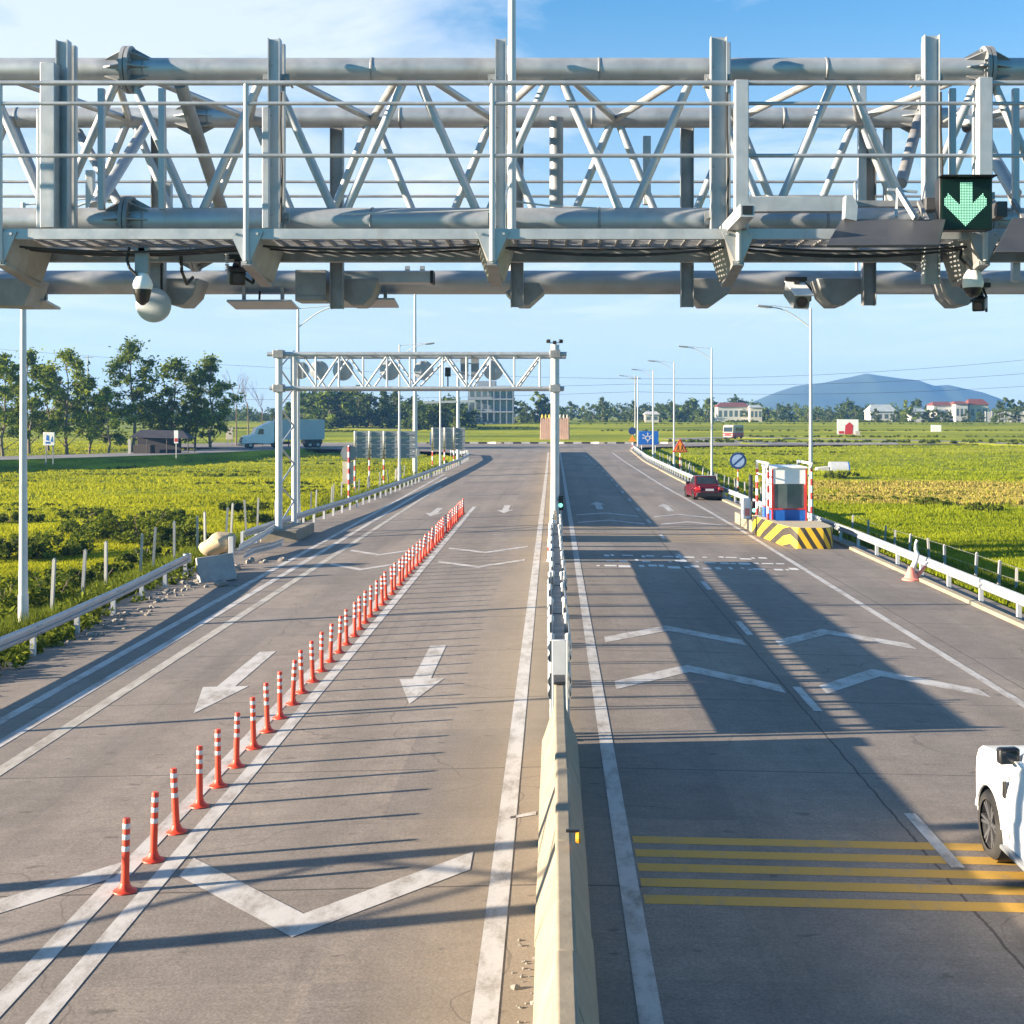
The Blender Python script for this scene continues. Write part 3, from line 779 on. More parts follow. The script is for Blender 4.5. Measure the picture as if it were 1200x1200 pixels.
# dome camera left, with bracket, white hood and dark ball
def dome_cam(label,x,ytop,ymid,ybot,d,r,drop):
    A=thing('dome_camera',label,'camera',at(x,ytop,d)); c=at(x,ymid,d); 
    zt=zat(ytop,d); zb=zat(ybot,d)
    b=MB(); b.lathe([(0.001,zt-c.z),(r*.55,zt-c.z-.01),(r*.95,(zt-c.z)*.35),(r*1.05,.01),(r*1.0,-.02),(r*.9,-.03)],c,'z',22); b.build('hood',M['white'],A)
    b=MB(); h2=c.z-zb; b.lathe([(r*.92,-.02),(r*.88,-h2*.35),(r*.62,-h2*.8),(r*.2,-h2*.98),(.001,-h2)],c,'z',22); b.build('ball',M['black'],A)
    b=MB(); b.bb((c.x-.055,d-.03,zt-.01),(c.x+.055,d+.03,zt+drop)); b.bb((c.x-.03,d-.03,zt+drop-.05),(c.x+.03,d+.35,zt+drop)); b.build('mount',M['galv_old'],A,.005)
    b=MB(); pts=[Vector((c.x-.10,d-.02,zt+drop)),Vector((c.x-.115,d-.04,zt+drop*.5)),Vector((c.x-.09,d-.05,zt+.03)),Vector((c.x-.03,d-.05,zt-.03))]; b.path(pts,.012); b.build('cable',M['cable'],A)
    return A
dome_cam('white dome camera with black ball under the catwalk in front of the round disc',167,319,335,358,10.7,.078,.20)
dome_cam('white dome camera with black ball hanging below the green arrow sign',1140,312,333,349,10.7,.082,.13)
A=thing('dome_camera','small white dome camera high inside the truss above the green arrow sign','camera',at(1133,140,12.6)); c=at(1133,146,12.6)
b=MB(); b.lathe([(.001,.09),(.05,.08),(.062,.0),(.05,-.01)],c,'z',18); b.build('hood',M['white'],A)
b=MB(); b.sphere(c+Vector((0,0,-.03)),.048); b.build('ball',M['plate_dark'],A)
b=MB(); b.path([c+Vector((0,0,.08)),c+Vector((0,.0,.16)),c+Vector((0,.9,.2))],.015); b.build('mount',M['galv'],A)
# round disc on the back post
A=thing('round_plate','round grey metal plate hanging at the lowest left of the truss behind a dome camera','plate',at(180,358,13.6))
b=MB(); b.lathe([(.001,-.02),(.165,-.02),(.18,-.012),(.18,.02),(.001,.02)],at(180,357.5,13.62),'y',32); b.build('disc',M['galv'],A)
b=MB(); b.bb((xat(176,13.66),13.645,zat(352,13.66)),(xat(188,13.66),13.70,zat(300,13.66))); b.build('hanger',M['galv_old'],A)
# bullet cameras
def bullet(label,x,y,d,w,L,tilt,yaw,mcol='plate',hood=True):
    A=thing('bullet_camera',label,'camera',at(x,y,d)); c=at(x,y,d); Rm=Euler((tilt,0,yaw)).to_matrix()
    def T(p): return c+Rm@Vector(p)
    b=MB(); b.box(c,(w,L,w*.9),Rm); b.build('housing',M[mcol],A,.012)
    b=MB(); b.box(T((0,-.03,w*.52)),(w*1.15,L*1.1,.012),Rm); b.build('sun_shield',M['white'] if hood else M['black'],A)
    b=MB(); b.tube(T((0,-L*.5-.012,0)),T((0,-L*.5+.004,0)),w*.34,n=16); b.build('lens',M['mirror'],A)
    b=MB(); b.bar(T((0,.05,w*.5)),c+Vector((0,.12,.17)),.05,.05); b.bb((c.x-.11,d+.05,c.z+.15),(c.x+.11,d+.16,c.z+.19)); b.build('mount',M['black'],A)
    b=MB(); b.path([T((w*.3,L*.45,0)),c+Vector((w*.9,.1,-.05)),c+Vector((w*.95,.12,.08)),c+Vector((.06,.14,.18))],.011); b.build('cable',M['cable'],A)
    return A
bullet('boxy grey camera with sunshield tilted down below the far pipe right of centre',934,346,13.2,.17,.34,R(28),R(8),'plate')
bullet('small dark camera hanging lowest under the right dome camera',1148,357,11.0,.10,.2,R(12),R(-25),'black',False)
bullet('black camera with coiled cable hanging below the catwalk near the second bracket',277,324,10.9,.13,.2,R(15),R(20),'black',False)
A=bpy.context.scene.objects
b=MB(); c=at(266,305,10.85)
for k in range(7): b.lathe([(.012,0),(.020,.008),(.012,.016)],c+Vector((0,0,-.09+k*.022)),'z',10)
tag(b.build('coiled_cable',M['steel_white']),'pale coiled cable beside the black camera under the catwalk','cable')
b=MB(); b.path([at(212,300,11.2),at(213,318,11.2),at(219,333,11.4),at(226,325,11.5)],.014); tag(b.build('loose_cable',M['cable']),'loose black cable looping under the catwalk right of the left dome camera','cable')
# equipment boxes on the far pipe
b=MB(); b.bb((xat(403,14.),13.9,zat(332.5,14.)),(xat(507,14.),14.1,zat(319,14.)));b.mi=1; b.bb((xat(505,14.),13.89,zat(333,14.)),(xat(509,14.),14.11,zat(318,14.)))
tag(b.build('equipment_box',[M['galv'],M['black']],bevel=.006),'long narrow grey equipment box lying along the far pipe left of the centre post','equipment box')
b=MB(); b.bb((xat(349,14.),13.85,zat(354,14.)),(xat(385,14.),14.2,zat(318,14.))); b.bb((xat(351,14.),13.84,zat(353,14.)),(xat(383,14.),13.85,zat(348,14.)))
tag(b.build('equipment_box',M['galv_old'],bevel=.008),'small grey equipment box strapped round the far pipe above the thin panel','equipment box')
b=MB(); c=at(1127,256,10.9)
b.mi=0; b.bb((xat(1164,10.6),10.5,zat(256,10.6)),(xat(1176,10.6),10.8,zat(238,10.6))); tag(b.build('junction_box',M['plate_dark'],bevel=.006),'dark junction box right of the green arrow sign','junction box')
b=MB(); b.bb((xat(1085,10.6),10.6,zat(246,10.6)),(xat(1100,10.6),10.8,zat(231,10.6)))
tag(b.build('junction_box',M['plate_dark'],bevel=.006),'dark junction box left of the green arrow sign','junction box')
b=MB(); c=at(993,246,10.3)
b.prism([(c.x-.04,c.z-.08),(c.x+.05,c.z-.10),(c.x+.06,c.z+.02),(c.x+.02,c.z+.10),(c.x-.03,c.z+.10)],10.2,10.32,'y'); b.build('antenna_bracket',M['galv_pale'],G)
b=MB(); b.bar(at(1052,222,10.4),at(1073,256,10.2),.035,.035); b.bar(at(1052,224,10.4),at(1050,255,10.3),.02,.03)
b.bar(at(1040,222,10.4),at(1075,225,10.4),.02,.02)
b.build('antenna_bracket',M['galv_pale'],G)
# ================================================================ lane posts
def lane_post():
    o=thing('lane_post','x','lane post',(0,0,0),'orange flexible posts along the lane divider')
    b=MB(); b.lathe([(.001,0),(.132,0),(.128,.014),(.095,.026),(.068,.055),(.052,.10),(.001,.10)],(0,0,0),'z',20); b.build('base',M['orange'],o)
    b=MB(); b.lathe([(.054,.03),(.046,.09),(.043,.2),(.041,.50),(.041,.79),(.036,.81),(.001,.812)],(0,0,0),'z',16); b.build('post',M['orange'],o)
    for z in (.445,.575,.695):
        b=MB(); b.lathe([(.0418,z),(.0432,z+.002),(.0432,z+.056),(.0418,z+.058)],(0,0,0),'z',16); b.build('reflective_band',M['band'],o)
    return o
proto=None; rr=random.Random(11); NPOST=54
for i in range(NPOST):
    k=(1/560+i*.1277e-3); Y=8008*k*1.02; X=-4.75+rr.uniform(-.025,.025)
    loc=(X,Y+rr.uniform(-.04,.04),road_z(X,Y)+.004)
    lab='orange lane post with white bands, '+(nth(i+1)+' of the row counting from the camera' if i else 'nearest and largest of the row')
    if i==NPOST-1: lab='orange lane post with white bands at the far end of the row'
    if proto is None: proto=lane_post(); o=proto
    else: o=dup(proto,loc)
    o.location=loc; o['label']=lab
    o.rotation_euler=(rr.gauss(0,.022),rr.gauss(0,.03),rr.uniform(0,6))

# ================================================================ median
def njprof(h,wb,wt): # half profile both sides (x,z)
    return [(-wb/2,0),(-wb/2,.08),(-wb*.36,.30*h/1.05),(-wt/2,.62*h),(-wt/2,h-.02),(-wt/2+.02,h),(wt/2-.02,h),(wt/2,h-.02),(wt/2,.62*h),(wb*.36,.30*h/1.05),(wb/2,.08),(wb/2,0)]
MX=.10
seg=None; L=2.62; y1=20.65; k=0
while y1>3:
    y0=y1-L
    b=MB(); b.prism(njprof(1.06,.56,.165),.006,L-.006,'y')
    lab='concrete median barrier block, '+{0:'farthest of the near run where it meets the steel gate'}.get(k,nth(k+1)+' from the steel gate end')
    if seg is None:
        seg=tag(b.build('concrete_barrier',M['concrete'],bevel=.012),lab,'barrier','concrete median blocks nearest the camera'); o=seg
    else: o=dup(seg,(0,0,0),lab)
    o.location=(MX+rr.uniform(-.012,.012),y0,-.01+rr.uniform(-.008,.006)); o.rotation_euler=(0,rr.uniform(-.008,.008),rr.uniform(-.004,.004))
    y1=y0; k+=1
# black reflective cap on the barrier end
b=MB(); b.bb((MX-.09,20.1,1.055),(MX+.09,20.66,1.10)); tag(b.build('end_cap',M['black'],bevel=.006),'black cap lying on the end of the near concrete median','cap')
# amber reflector on the right face of the median
A=thing('median_reflector','small amber reflector fixed to the right face of the near concrete median','reflector',(MX+.23,12.6,.63))
b=MB(); c=at(678,981,12.6); b.lathe([(.001,-.03),(.05,-.028),(.06,0),(.05,.02),(.001,.022)],c,'x',14); b.build('lens',M['amber'],A); 
b=MB(); b.bb((c.x-.12,c.y-.02,c.z+.05),(c.x+.01,c.y+.02,c.z+.075)); b.build('bracket',M['black'],A)

# steel gate barrier: two rows of posts with panels either side, open below
gate=None
def gate_module(L):
    o=thing('median_gate','x','median gate',(0,0,0),'steel gate sections closing the median gap')
    for s in (-1,1):
        for y in (.05,L*.5+ s*.12,L-.05):
            b=MB(); b.tube((s*.13,y,.0),(s*.13,y,1.60),.032,n=10); b.build('post',M['galv'],o)
            b=MB(); b.lathe([(.045,1.58),(.045,1.66),(.02,1.68),(.001,1.68)],(s*.13,y,0),'z',10); b.build('post_cap',M['steel_white'],o)
    for s,mm in ((-1,M['galv_pale']),(1,M['galv'])):
        for z0,z1 in ((.62,1.04),(1.22,1.56)):
            # corrugated beam
            b=MB(); h2=(z1-z0)/4; pr=[]
            for q in range(9): pr.append((s*(.165+.028*(1 if q%4 in (1,2) else 0)),z0+(z1-z0)*q/8))
            pr2=[(x-s*.006,z) for x,z in pr[::-1]]
            b.prism(pr+pr2,0,L,'y'); b.build('beam',mm,o)
    for y in np.arange(.3,L,.62):
        b=MB(); b.bb((-.10,y,1.02),(.10,y+.14,1.24)); b.build('spacer',M['plate_dark'],o)
    b=MB(); b.bb((-.11,.05,1.30),(.11,L-.05,1.36)); b.build('cover',M['plate_dark'],o)
    b=MB(); b.bb((-.10,.1,.62),(.10,L-.1,.68)); b.build('frame_bar',M['plate_dark'],o)
    for y in (.25,L-.25):
        b=MB(); b.tube((0,y,.0),(0,y,.62),.02,n=8); b.lathe([(.03,-.02),(.075,-.02),(.075,.02),(.03,.02)],(0,y,.08),'x',14); b.build('wheel_leg',M['black'],o)
    return o
GL=4.2
for i in range(6):
    y=21.1+i*GL
    lab='steel median gate section with two rails, '+('nearest, joining the near concrete barrier' if i==0 else nth(i+1)+' from the near concrete barrier')
    if gate is None: gate=gate_module(GL-.05); o=gate
    else: o=dup(gate,(0,0,0),lab)
    o['label']=lab; o.location=(MX+.0+rr.uniform(-.03,.03),y,-.005); o.rotation_euler=(0,0,rr.uniform(-.006,.006))
# end post panel of the gate
A=thing('gate_end_post','pale flat end post of the steel median gate behind the concrete barrier','post',(MX,20.95,0))
b=MB(); b.bb((MX-.115,20.9,.0),(MX+.115,20.98,1.60)); b.build('panel',M['steel_white'],A,.008)
b=MB(); b.bb((MX-.14,20.86,.0),(MX+.14,21.03,.05)); b.build('foot',M['concrete'],A)
for i,(ya,yb) in enumerate(((47.0,50.2),(53.4,56.2))):
    b=MB(); b.prism([(p[0]+MX,p[1]) for p in njprof(1.06,.56,.17)],ya,yb,'y')
    tag(b.build('concrete_barrier',M['concrete'],bevel=.012),('single concrete median block between the steel gate and the far gantry post' if i==0 else 'single concrete median block at the foot of the far gantry post'),'barrier','loose concrete blocks in the median')
b=MB(); b.prism([(p[0]+MX,p[1]) for p in njprof(1.08,.56,.17)],60.8,178,'y')
tag(b.build('concrete_barrier',M['concrete'],bevel=.012),'long continuous concrete median barrier running beyond the far gantry to the junction','barrier')
# white plastic drums / markers on the gate's end near the blocks
for i,y in enumerate((46.4,51.6)):
    A=thing('marker_drum','small white plastic marker drum in the median '+('before the single concrete block' if i==0 else 'between the two single concrete blocks'),'marker',(MX-.1,y,0))
    b=MB(); b.lathe([(.001,0),(.22,0),(.22,.05),(.19,.08),(.18,.75),(.15,.95),(.1,1.02),(.001,1.03)],(MX-.1,y,0),'z',16); b.build('body',M['white'],A)
    b=MB(); b.lathe([(.186,.35),(.19,.352),(.188,.5),(.184,.502)],(MX-.1,y,0),'z',16); b.build('stripe',M['red'],A)
def signal(name,label,x,yc,d,poleh,zg):
    A=thing(name,label,'traffic light',(xat(x,d),d,zg)); X=xat(x,d); z=zat(yc,d)
    b=MB(); b.bb((X-.12,d-.08,z-.22),(X+.12,d+.08,z+.42)); b.build('case',M['black'],A,.015)
    b=MB(); b.lathe([(.001,-.03),(.085,-.025),(.09,0),(.001,0)],(X,d-.075,z),'y',18); b.build('lens',M['lens_green'],A)
    b=MB(); b.lathe([(.09,-.12),(.10,-.12),(.10,0),(.09,0)],(X,d-.075,z+.27),'y',16); b.build('hood',M['black'],A)
    b=MB(); b.tube((X,d,zg),(X,d,z-.2),.045,n=10); b.build('pole',M['steel_white'],A)
    return A
signal('traffic_light','small traffic light showing green on the median beside the far gantry post','traffic light' and 657,592,57.0,1,0)
signal('traffic_light','small traffic light showing green beside the left side of the toll booth',883.5,598,60.5,1,.2)

# ================================================================ guardrails
def guardrail(label,pts,post_step,zoff=0.,beam_m='galv',post_m='galv_pale',h=.74,end=True):
    P=[Vector((p[0],p[1],0)) for p in pts]
    A=thing('guardrail',label,'guardrail',(P[0].x,P[0].y,gh_road(P[0].x,P[0].y)))
    # resample at post spacing
    q=[];acc=0
    tot=sum((b-a).length for a,b in zip(P[:-1],P[1:])); n=max(2,int(tot/post_step)); 
    def along(s):
        for a,b in zip(P[:-1],P[1:]):
            l=(b-a).length
            if s<=l: return a.lerp(b,s/l)
            s-=l
        return P[-1].copy()
    q=[along(tot*i/n) for i in range(n+1)]
    for p in q: p.z=gh_road(p.x,p.y)+zoff
    prof=[(-.005,h-.31),(.045,h-.28),(.055,h-.24),(.055,h-.20),(.0,h-.175),(-.005,h-.155),(.0,h-.135),(.055,h-.11),(.055,h-.07),(.045,h-.03),(-.005,h)]
    b=MB(); rows=[]
    for i,p in enumerate(q):
        d=(q[min(i+1,len(q)-1)]-q[max(i-1,0)]); d.z=0; d.normalize(); s=Vector((-d.y,d.x,0)) if p.x>0 else Vector((d.y,-d.x,0))
        rows.append([p+s*(u+.09)+Vector((0,0,z)) for u,z in prof]+[p+s*(u+.085)+Vector((0,0,z)) for u,z in prof[::-1]])
        if i<n+1:
            bp=MB(); bp.box(p+Vector((0,0,(h-.06)/2-.2)),(.11,.11,h-.06+.4),(0,0,math.atan2(d.y,d.x)))
            bp.box(p+s*.05+Vector((0,0,h-.155)),(.09,.07,.26),(0,0,math.atan2(d.y,d.x)))
            bp.build('post',M[post_m],A)
    m=len(rows[0]); v=[x for r in rows for x in r]
    f=[(i*m+k,i*m+(k+1)%m,(i+1)*m+(k+1)%m,(i+1)*m+k) for i in range(len(rows)-1) for k in range(m)]
    f+=[tuple(range(m)),tuple(range((len(rows)-1)*m,len(rows)*m))]
    b._add(v,f); b.build('beam',M[beam_m],A)
    # overlapping splice plates with bolts every other bay
    for i in range(0,len(q)-1,2):
        p=rows[i]; e=q[i+1]-q[i]; e.normalize()
        if q[i].y>75: break
        bb_=MB(); 
        s=(p[3]-p[12]); 
        for zz in (2,8):
            for t in (-.1,.1):
                c=p[zz]+e*t; sd=Vector((-1 if q[i].x>0 else 1,0,0)); bb_.tube(c,c+sd*.02,.014,n=6)
        bb_.build('splice_bolts',M['galv_old'],A)
    if end:
        for p,d in ((q[-1],1),):
            b=MB(); b.lathe([(.13,h-.31),(.14,h-.3),(.14,h-.01),(.13,h)],p+Vector((.05 if p.x<0 else -.05,.05,0)),'z',14); b.build('end_terminal',M[beam_m],A)
    return A
def gh_road(X,Y): 
    l=interp(XL,Y); r=interp(XR,Y)
    return road_z(X,Y) if l<=X<=r else max(gh(X,Y),-.5)
guardrail('near left steel guardrail ending at the overturned concrete block',[(-11.9,6),(-11.85,20),(-11.75,30),(-11.95,36.6),(-12.45,44.5)],2.95,0,'galv','steel_white')
guardrail('far left steel guardrail running from the gantry foot to the junction',[(-12.65,53.5),(-12.3,62),(-11.55,74),(-10.85,96),(-10.4,115),(-9.9,140),(-9.85,153),(-10.8,165),(-13.5,174)],2.1,0,'galv','steel_white')
guardrail('near right steel guardrail in front of the rice field',[(12.35,7),(12.4,40),(12.45,53),(12.3,66)],3.0,0,'galv_pale','steel_white')
guardrail('far right steel guardrail beside the red car from the booth to the blue sign',[(11.35,67),(11.15,80),(10.85,95),(10.75,110),(10.8,150),(11.4,185),(12.6,205)],2.2,0,'galv_pale','steel_white')
# low kerb under the right guardrail
b=MB()
v=[];f=[]
for i,y in enumerate(range(10,61,5)):
    for dx,dz in ((11.95,.0),(11.97,.10),(12.16,.11),(12.17,-.3)): v.append((dx,y,road_z(12,y)+dz))
for i in range(10):
    for k in range(3): f.append((i*4+k,i*4+k+1,i*4+5+k,i*4+4+k))
b._add(v,f); struct(b.build('kerb',M['concrete']))
v=[];f=[];b=MB()
ys=list(range(68,204,4))
for i,y in enumerate(ys):
    xe=interp([(67,11.35),(80,11.15),(95,10.85),(110,10.75),(150,10.8),(185,11.4),(205,12.6)],y)
    for dx,dz in ((-.55,.0),(-.53,.12),(-.25,.13),(-.2,-.3)): v.append((xe+dx,y,road_z(xe,y)+dz))
for i in range(len(ys)-1):
    for k in range(3): f.append((i*4+k,i*4+k+1,i*4+5+k,i*4+4+k))
b._add(v,f); struct(b.build('kerb',M['concrete']))

# broken pieces on the left verge
def nj_block(label,c,L,rot,tilt,roll):
    b=MB(); b.prism(njprof(.86,.5,.17),-L/2,L/2,'y'); o=b.build('concrete_block',M['concrete_grey'],bevel=.02)
    o.location=c; o.rotation_euler=(roll,tilt,rot); return tag(o,label,'concrete block')
nj_block('tilted grey concrete barrier block standing at the broken end of the left guardrail',(gp(252,682).x,gp(252,682).y+.3,-.27),1.2,R(-62),R(-8),R(5))
def bent_beam(label,pts,w=.31):
    b=MB(); P=[Vector(p) for p in pts]
    prof=[(-.155,0),(-.13,.05),(-.09,.055),(-.05,.05),(0,0),(.05,.05),(.09,.055),(.13,.05),(.155,0)]
    rows=[]
    for i,p in enumerate(P):
        d=(P[min(i+1,len(P)-1)]-P[max(i-1,0)]).normalized(); up=Vector((.35,-.25,.9)).normalized(); s=d.cross(up).normalized(); u=s.cross(d)
        rows.append([p+s*0+u*a*1.+s*(-o_) for a,o_ in prof]+[p+u*a+s*(-o_-.006) for a,o_ in prof[::-1]])
    m=len(rows[0]); b._add([x for r in rows for x in r],[(i*m+k,i*m+(k+1)%m,(i+1)*m+(k+1)%m,(i+1)*m+k) for i in range(len(rows)-1) for k in range(m)]+[tuple(range(m)),tuple(range((len(rows)-1)*m,len(rows)*m))])
    return tag(b.build('fallen_guardrail_beam',M['galv']),label,'guardrail beam')
bent_beam('bent guardrail beam rising from the ground to the gantry foot',[at(281,642,49),at(295,634,50),at(310,626,52),at(322,618,54)])
bent_beam('flattened guardrail beam lying on the shoulder below the gantry foot',[at(288,650,48.5),at(300,644,50),at(318,640,51),at(333,635,52.5)])
# sack caught on the posts
b=MB(); c=at(257,637,46); b.sphere(c,.62,18,12,(1.,.8,.55))
rs=random.Random(5)
for i,p in enumerate(b.v):
    q=Vector(p)-c; k=1+.12*math.sin(q.x*9+q.z*5)+.07*math.sin(q.y*13+1); b.v[i]=tuple(c+q*k+Vector((q.z*-.3,0,q.x*.35)))
tag(b.build('cloth_sack',M['sack']),'bulging beige sack resting behind the overturned concrete block','sack')
b=MB(); c=at(271,640,45.5)
b.bb((c.x-.08,c.y-.06,-.5),(c.x+.08,c.y+.06,.95)); tag(b.build('short_post',M['steel_white'],bevel=.01),'short white post right of the overturned concrete block','post')
# fence posts
def fpost(h):
    b=MB(); b.bb((-.042,-.042,-.5),(.042,.042,h)); b.prism([(-.042,h),(.042,h),(0,h+.05)],-.042,.042,'y'); return b.build('fence_post',M['concrete_grey'])
fp=None
def fence(pts,fmt,group,jit):
    global fp
    rs=random.Random(len(pts)+int(pts[0][0]))
    for i,(X,Y,hh) in enumerate(pts):
        loc=(X+rs.uniform(-jit,jit),Y,gh(X,Y)-.05)
        lab=fmt%('nearest' if i==0 else nth(i+1)+' from the near end')
        if fp is None: fp=fpost(1.5); tag(fp,lab,'fence post',group); fp.location=loc; o=fp
        else:
            o=dup(fp,loc,lab,group=group)
        o.scale=(1,1,hh/1.5); o.rotation_euler=(rs.uniform(-.06,.06),rs.uniform(-.08,.08),rs.uniform(-.3,.3))
fence([(-13.9-.02*i,34+i*2.45,1.75) for i in range(13)],'thin concrete fence post behind the left guardrail, %s','fence posts behind the left guardrail',.25)
fence([(-14.3+.035*i,67+i*3.1,1.55) for i in range(20)],'thin concrete fence post in the field beyond the gantry foot, %s','fence posts in the left field beyond the gantry',.3)
fence([(14.9,34+i*2.6,1.3) for i in range(13)],'thin concrete fence post behind the near right guardrail, %s','fence posts behind the right guardrail',.2)
fence([(13.1-.006*i,72+i*2.9,1.4) for i in range(30)],'thin concrete fence post along the far right guardrail, %s','fence posts along the far right guardrail',.25)
# wires of the right fence
for z in (.55,1.0,1.45):
    pass
b=MB()
for z in (.45,.85,1.25): b.path([(14.9,y,gh(14.9,y)+z+.02*math.sin(y)) for y in np.arange(34,66,5.2)],.006,5)
tag(b.build('fence_wire',M['galv_old']),'thin wires strung between the fence posts behind the near right guardrail','fence wire')
# faded cone-like marker by the right guardrail
A=thing('bent_road_marker','faded red and pink bent marker cone lying against the right guardrail','road marker',gp(1075,682))
c=gp(1073,680)
b=MB(); b.lathe([(.001,0),(.30,.0),(.30,.05),(.22,.09),(.13,.3),(.09,.45),(.001,.46)],c+Vector((-.15,0,.0)),'z',14); b.build('base',M['conepink'],A)
b=MB(); pts=[c+Vector(p) for p in ((-.10,0,.40),(.0,0,.62),(.06,0,.85),(.0,0,1.0),(.0,0,1.2),(.05,0,1.32))]
for a,e,r0,r1 in zip(pts[:-1],pts[1:],(.10,.085,.075,.06,.045),(.085,.075,.06,.045,.05)): b.tube(a,e,r0,r1,10)
b.build('bent_post',M['band'],A)
b=MB(); b.tube(c+Vector((.05,.05,.1)),c+Vector((.35,.1,.45)),.07,.05,10); b.build('broken_arm',M['conepink'],A)

# ================================================================ lighting poles
def lamp_pole(X,Y,side,label,hgt=10.5,arm=2.0):
    z=gh_road(X,Y)-.2 if abs(X)<12 else gh(X,Y)
    A=thing('lamp_pole',label,'street lamp',(X,Y,z),'street lamps along the road'); top=hgt
    b=MB(); b.tube((X,Y,z),(X,Y,top),.115,.055,14); b.build('pole',M['steel_white'],A)
    b=MB(); b.tube((X,Y,z),(X,Y,z+1.1),.13,.125,14); b.bb((X-.2,Y-.2,z-.1),(X+.2,Y+.2,z+.04)); b.build('base',M['steel_white'],A)
    pts=[];n=8
    for i in range(n+1):
        t=i/n; pts.append(Vector((X+side*arm*t,Y,top-1.0+ 1.0*math.sin(t*math.pi*.5)*1.05)))
    b=MB(); b.path(pts,.03,8); b.build('arm',M['steel_white'],A)
    p2=[Vector((X+side*arm*.75*t,Y,top-.25+.38*t)) for t in (0,.5,1)]
    b=MB(); b.path([Vector((X,Y,top-.05))]+[Vector((X+side*arm*t,Y,top+.16*t-.1*(1-t))) for t in (.5,1.)],.022,8); b.build('upper_arm',M['steel_white'],A)
    e=pts[-1]; b=MB(); v=[]
    b.box(e+Vector((side*.32,0,.05)),(.75,.26,.10),(0,-side*.1,0)); b.build('lamp_head',M['plate'],A,.03)
    b=MB(); b.box(e+Vector((side*.34,0,-.012)),(.45,.20,.02),(0,-side*.1,0)); b.build('lens',M['band'],A)
    return A
lamp_pole(-13.3,33,1,'tall pale lamp pole standing close at the left edge behind the guardrail')
lamp_pole(-12.7,65.5,1,'lamp pole with curved arm just behind the left leg of the far gantry')
lamp_pole(-11.8,101,1,'lamp pole behind the grey sign board left of the tall white mast')
lamp_pole(-11.4,133,1,'lamp pole left of the cantilever frame near the junction')
lamp_pole(12.95,66,-1,'lamp pole rising directly behind the toll booth')
lamp_pole(12.75,105.5,-1,'lamp pole with curved arm behind the parked red car')
lamp_pole(12.35,134,-1,'lamp pole beside the orange triangle sign')
lamp_pole(12.2,160,-1,'lamp pole standing in front of the right half of the blue sign')
lamp_pole(12.0,186,-1,'farthest right lamp pole at the left end of the blue sign')
A=thing('lighting_mast','tall white mast rising through the middle of the far gantry','mast',(-12.9,123,-.6))
X,Y=-12.9,123
b=MB(); b.tube((X,Y,-.8),(X,Y,7),.24,.2,16); b.tube((X,Y,7),(X,Y,18.6),.15,.09,14); b.build('pole',M['steel_white'],A)
b=MB(); b.bb((X-.9,Y-.1,18.4),(X+.9,Y+.1,18.55)); b.build('head_frame',M['galv'],A)
for s in (-.7,.7):
    b=MB(); b.box((X+s,Y-.15,18.8),(.45,.25,.4),(R(-30),0,0)); b.build('floodlight',M['plate'],A)
b=MB(); b.box((X+.28,Y-.1,1.6),(.3,.35,.7)); b.build('control_box',M['plate'],A,.02)
# a pole standing left of the frame whose shadow crosses the lane
A=thing('lamp_pole','short steel pole behind the near left guardrail just outside the left edge','street lamp',(-13.1,21.6,-.5),'street lamps along the road')
b=MB(); b.tube((-13.1,21.6,-.8),(-13.1,21.6,4.2),.07,.06,12); b.build('pole',M['steel_white'],A)
b=MB(); b.lathe([(.001,4.2),(.08,4.2),(.08,4.25),(.001,4.27)],(-13.1,21.6,0),'z',12); b.build('cap',M['galv'],A)
# cantilever frame near the junction
A=thing('cantilever_frame','white T-shaped cantilever sign frame on the left near the junction','sign frame',(-11.6,160,-.3))
X,Y=-11.55,160
b=MB(); b.tube((X,Y,-.5),(X,Y,9.8),.22,.18,14); b.build('pole',M['steel_white'],A)
b=MB(); b.bar((xat(496,Y),Y,6.6),(xat(557,Y),Y,6.75),.3,.28); b.build('arm',M['galv_pale'],A)
b=MB(); b.tube((X,Y,9.6),(X+1.4,Y,9.9),.09,n=8); b.build('upper_arm',M['galv_pale'],A)

# ================================================================ far gantry
D=57.0; DB2=59.6
FG=thing('far_gantry','smaller white truss gantry spanning the left carriageway in the distance carrying round signs','gantry',(xat(327,D),D,-.3))
xl,xr_=xat(327,D),xat(650.5,D); zt=zat(415,D); zb=zat(455,D)
for x,y,r in ((xl,D,.15),(xl+.15,DB2,.13)):
    b=MB(); b.tube((x,y,-.2),(x,y,zat(410,D)),r,n=16); b.build('column',M['steel_white'],FG)
b=MB(); b.tube((xr_,D,.0),(xr_,D,zat(404,D)),.185,n=18); b.build('column',M['steel_white'],FG)
b=MB(); b.tube((xr_+.02,DB2,.0),(xr_+.02,DB2,zat(410,D)),.15,n=16); b.build('column',M['steel_white'],FG)
b=MB(); b.bb((xl-.65,D-.8,-.6),(xl+.95,DB2+.6,.22)); b.build('footing',M['concrete'],FG,.05)
for k in range(9):
    z0=.4+k*.85; b=MB(); a=(xl,D+.1,z0); c=(xl+.15,DB2-.1,z0+.85)
    if k%2: a=(xl,D+.1,z0+.85); c=(xl+.15,DB2-.1,z0)
    b.tube(a,c,.04,n=8); b.build('lattice',M['galv_pale'],FG)
for y in (D,DB2):
    b=MB(); b.tube((xl-.5,y,zt),(xr_+.5,y,zt),.10,n=14); b.build('top_chord',M['galv_pale'],FG)
    b=MB(); b.tube((xl-.4,y,zb),(xr_+.4,y,zb),.085,n=14); b.build('bottom_chord',M['galv_pale'],FG)
nodes_=[(343,0),(371.5,1),(398.6,0),(427,1),(455,0),(482,1),(520,0),(548,1),(576,0),(604,1),(634,0)]
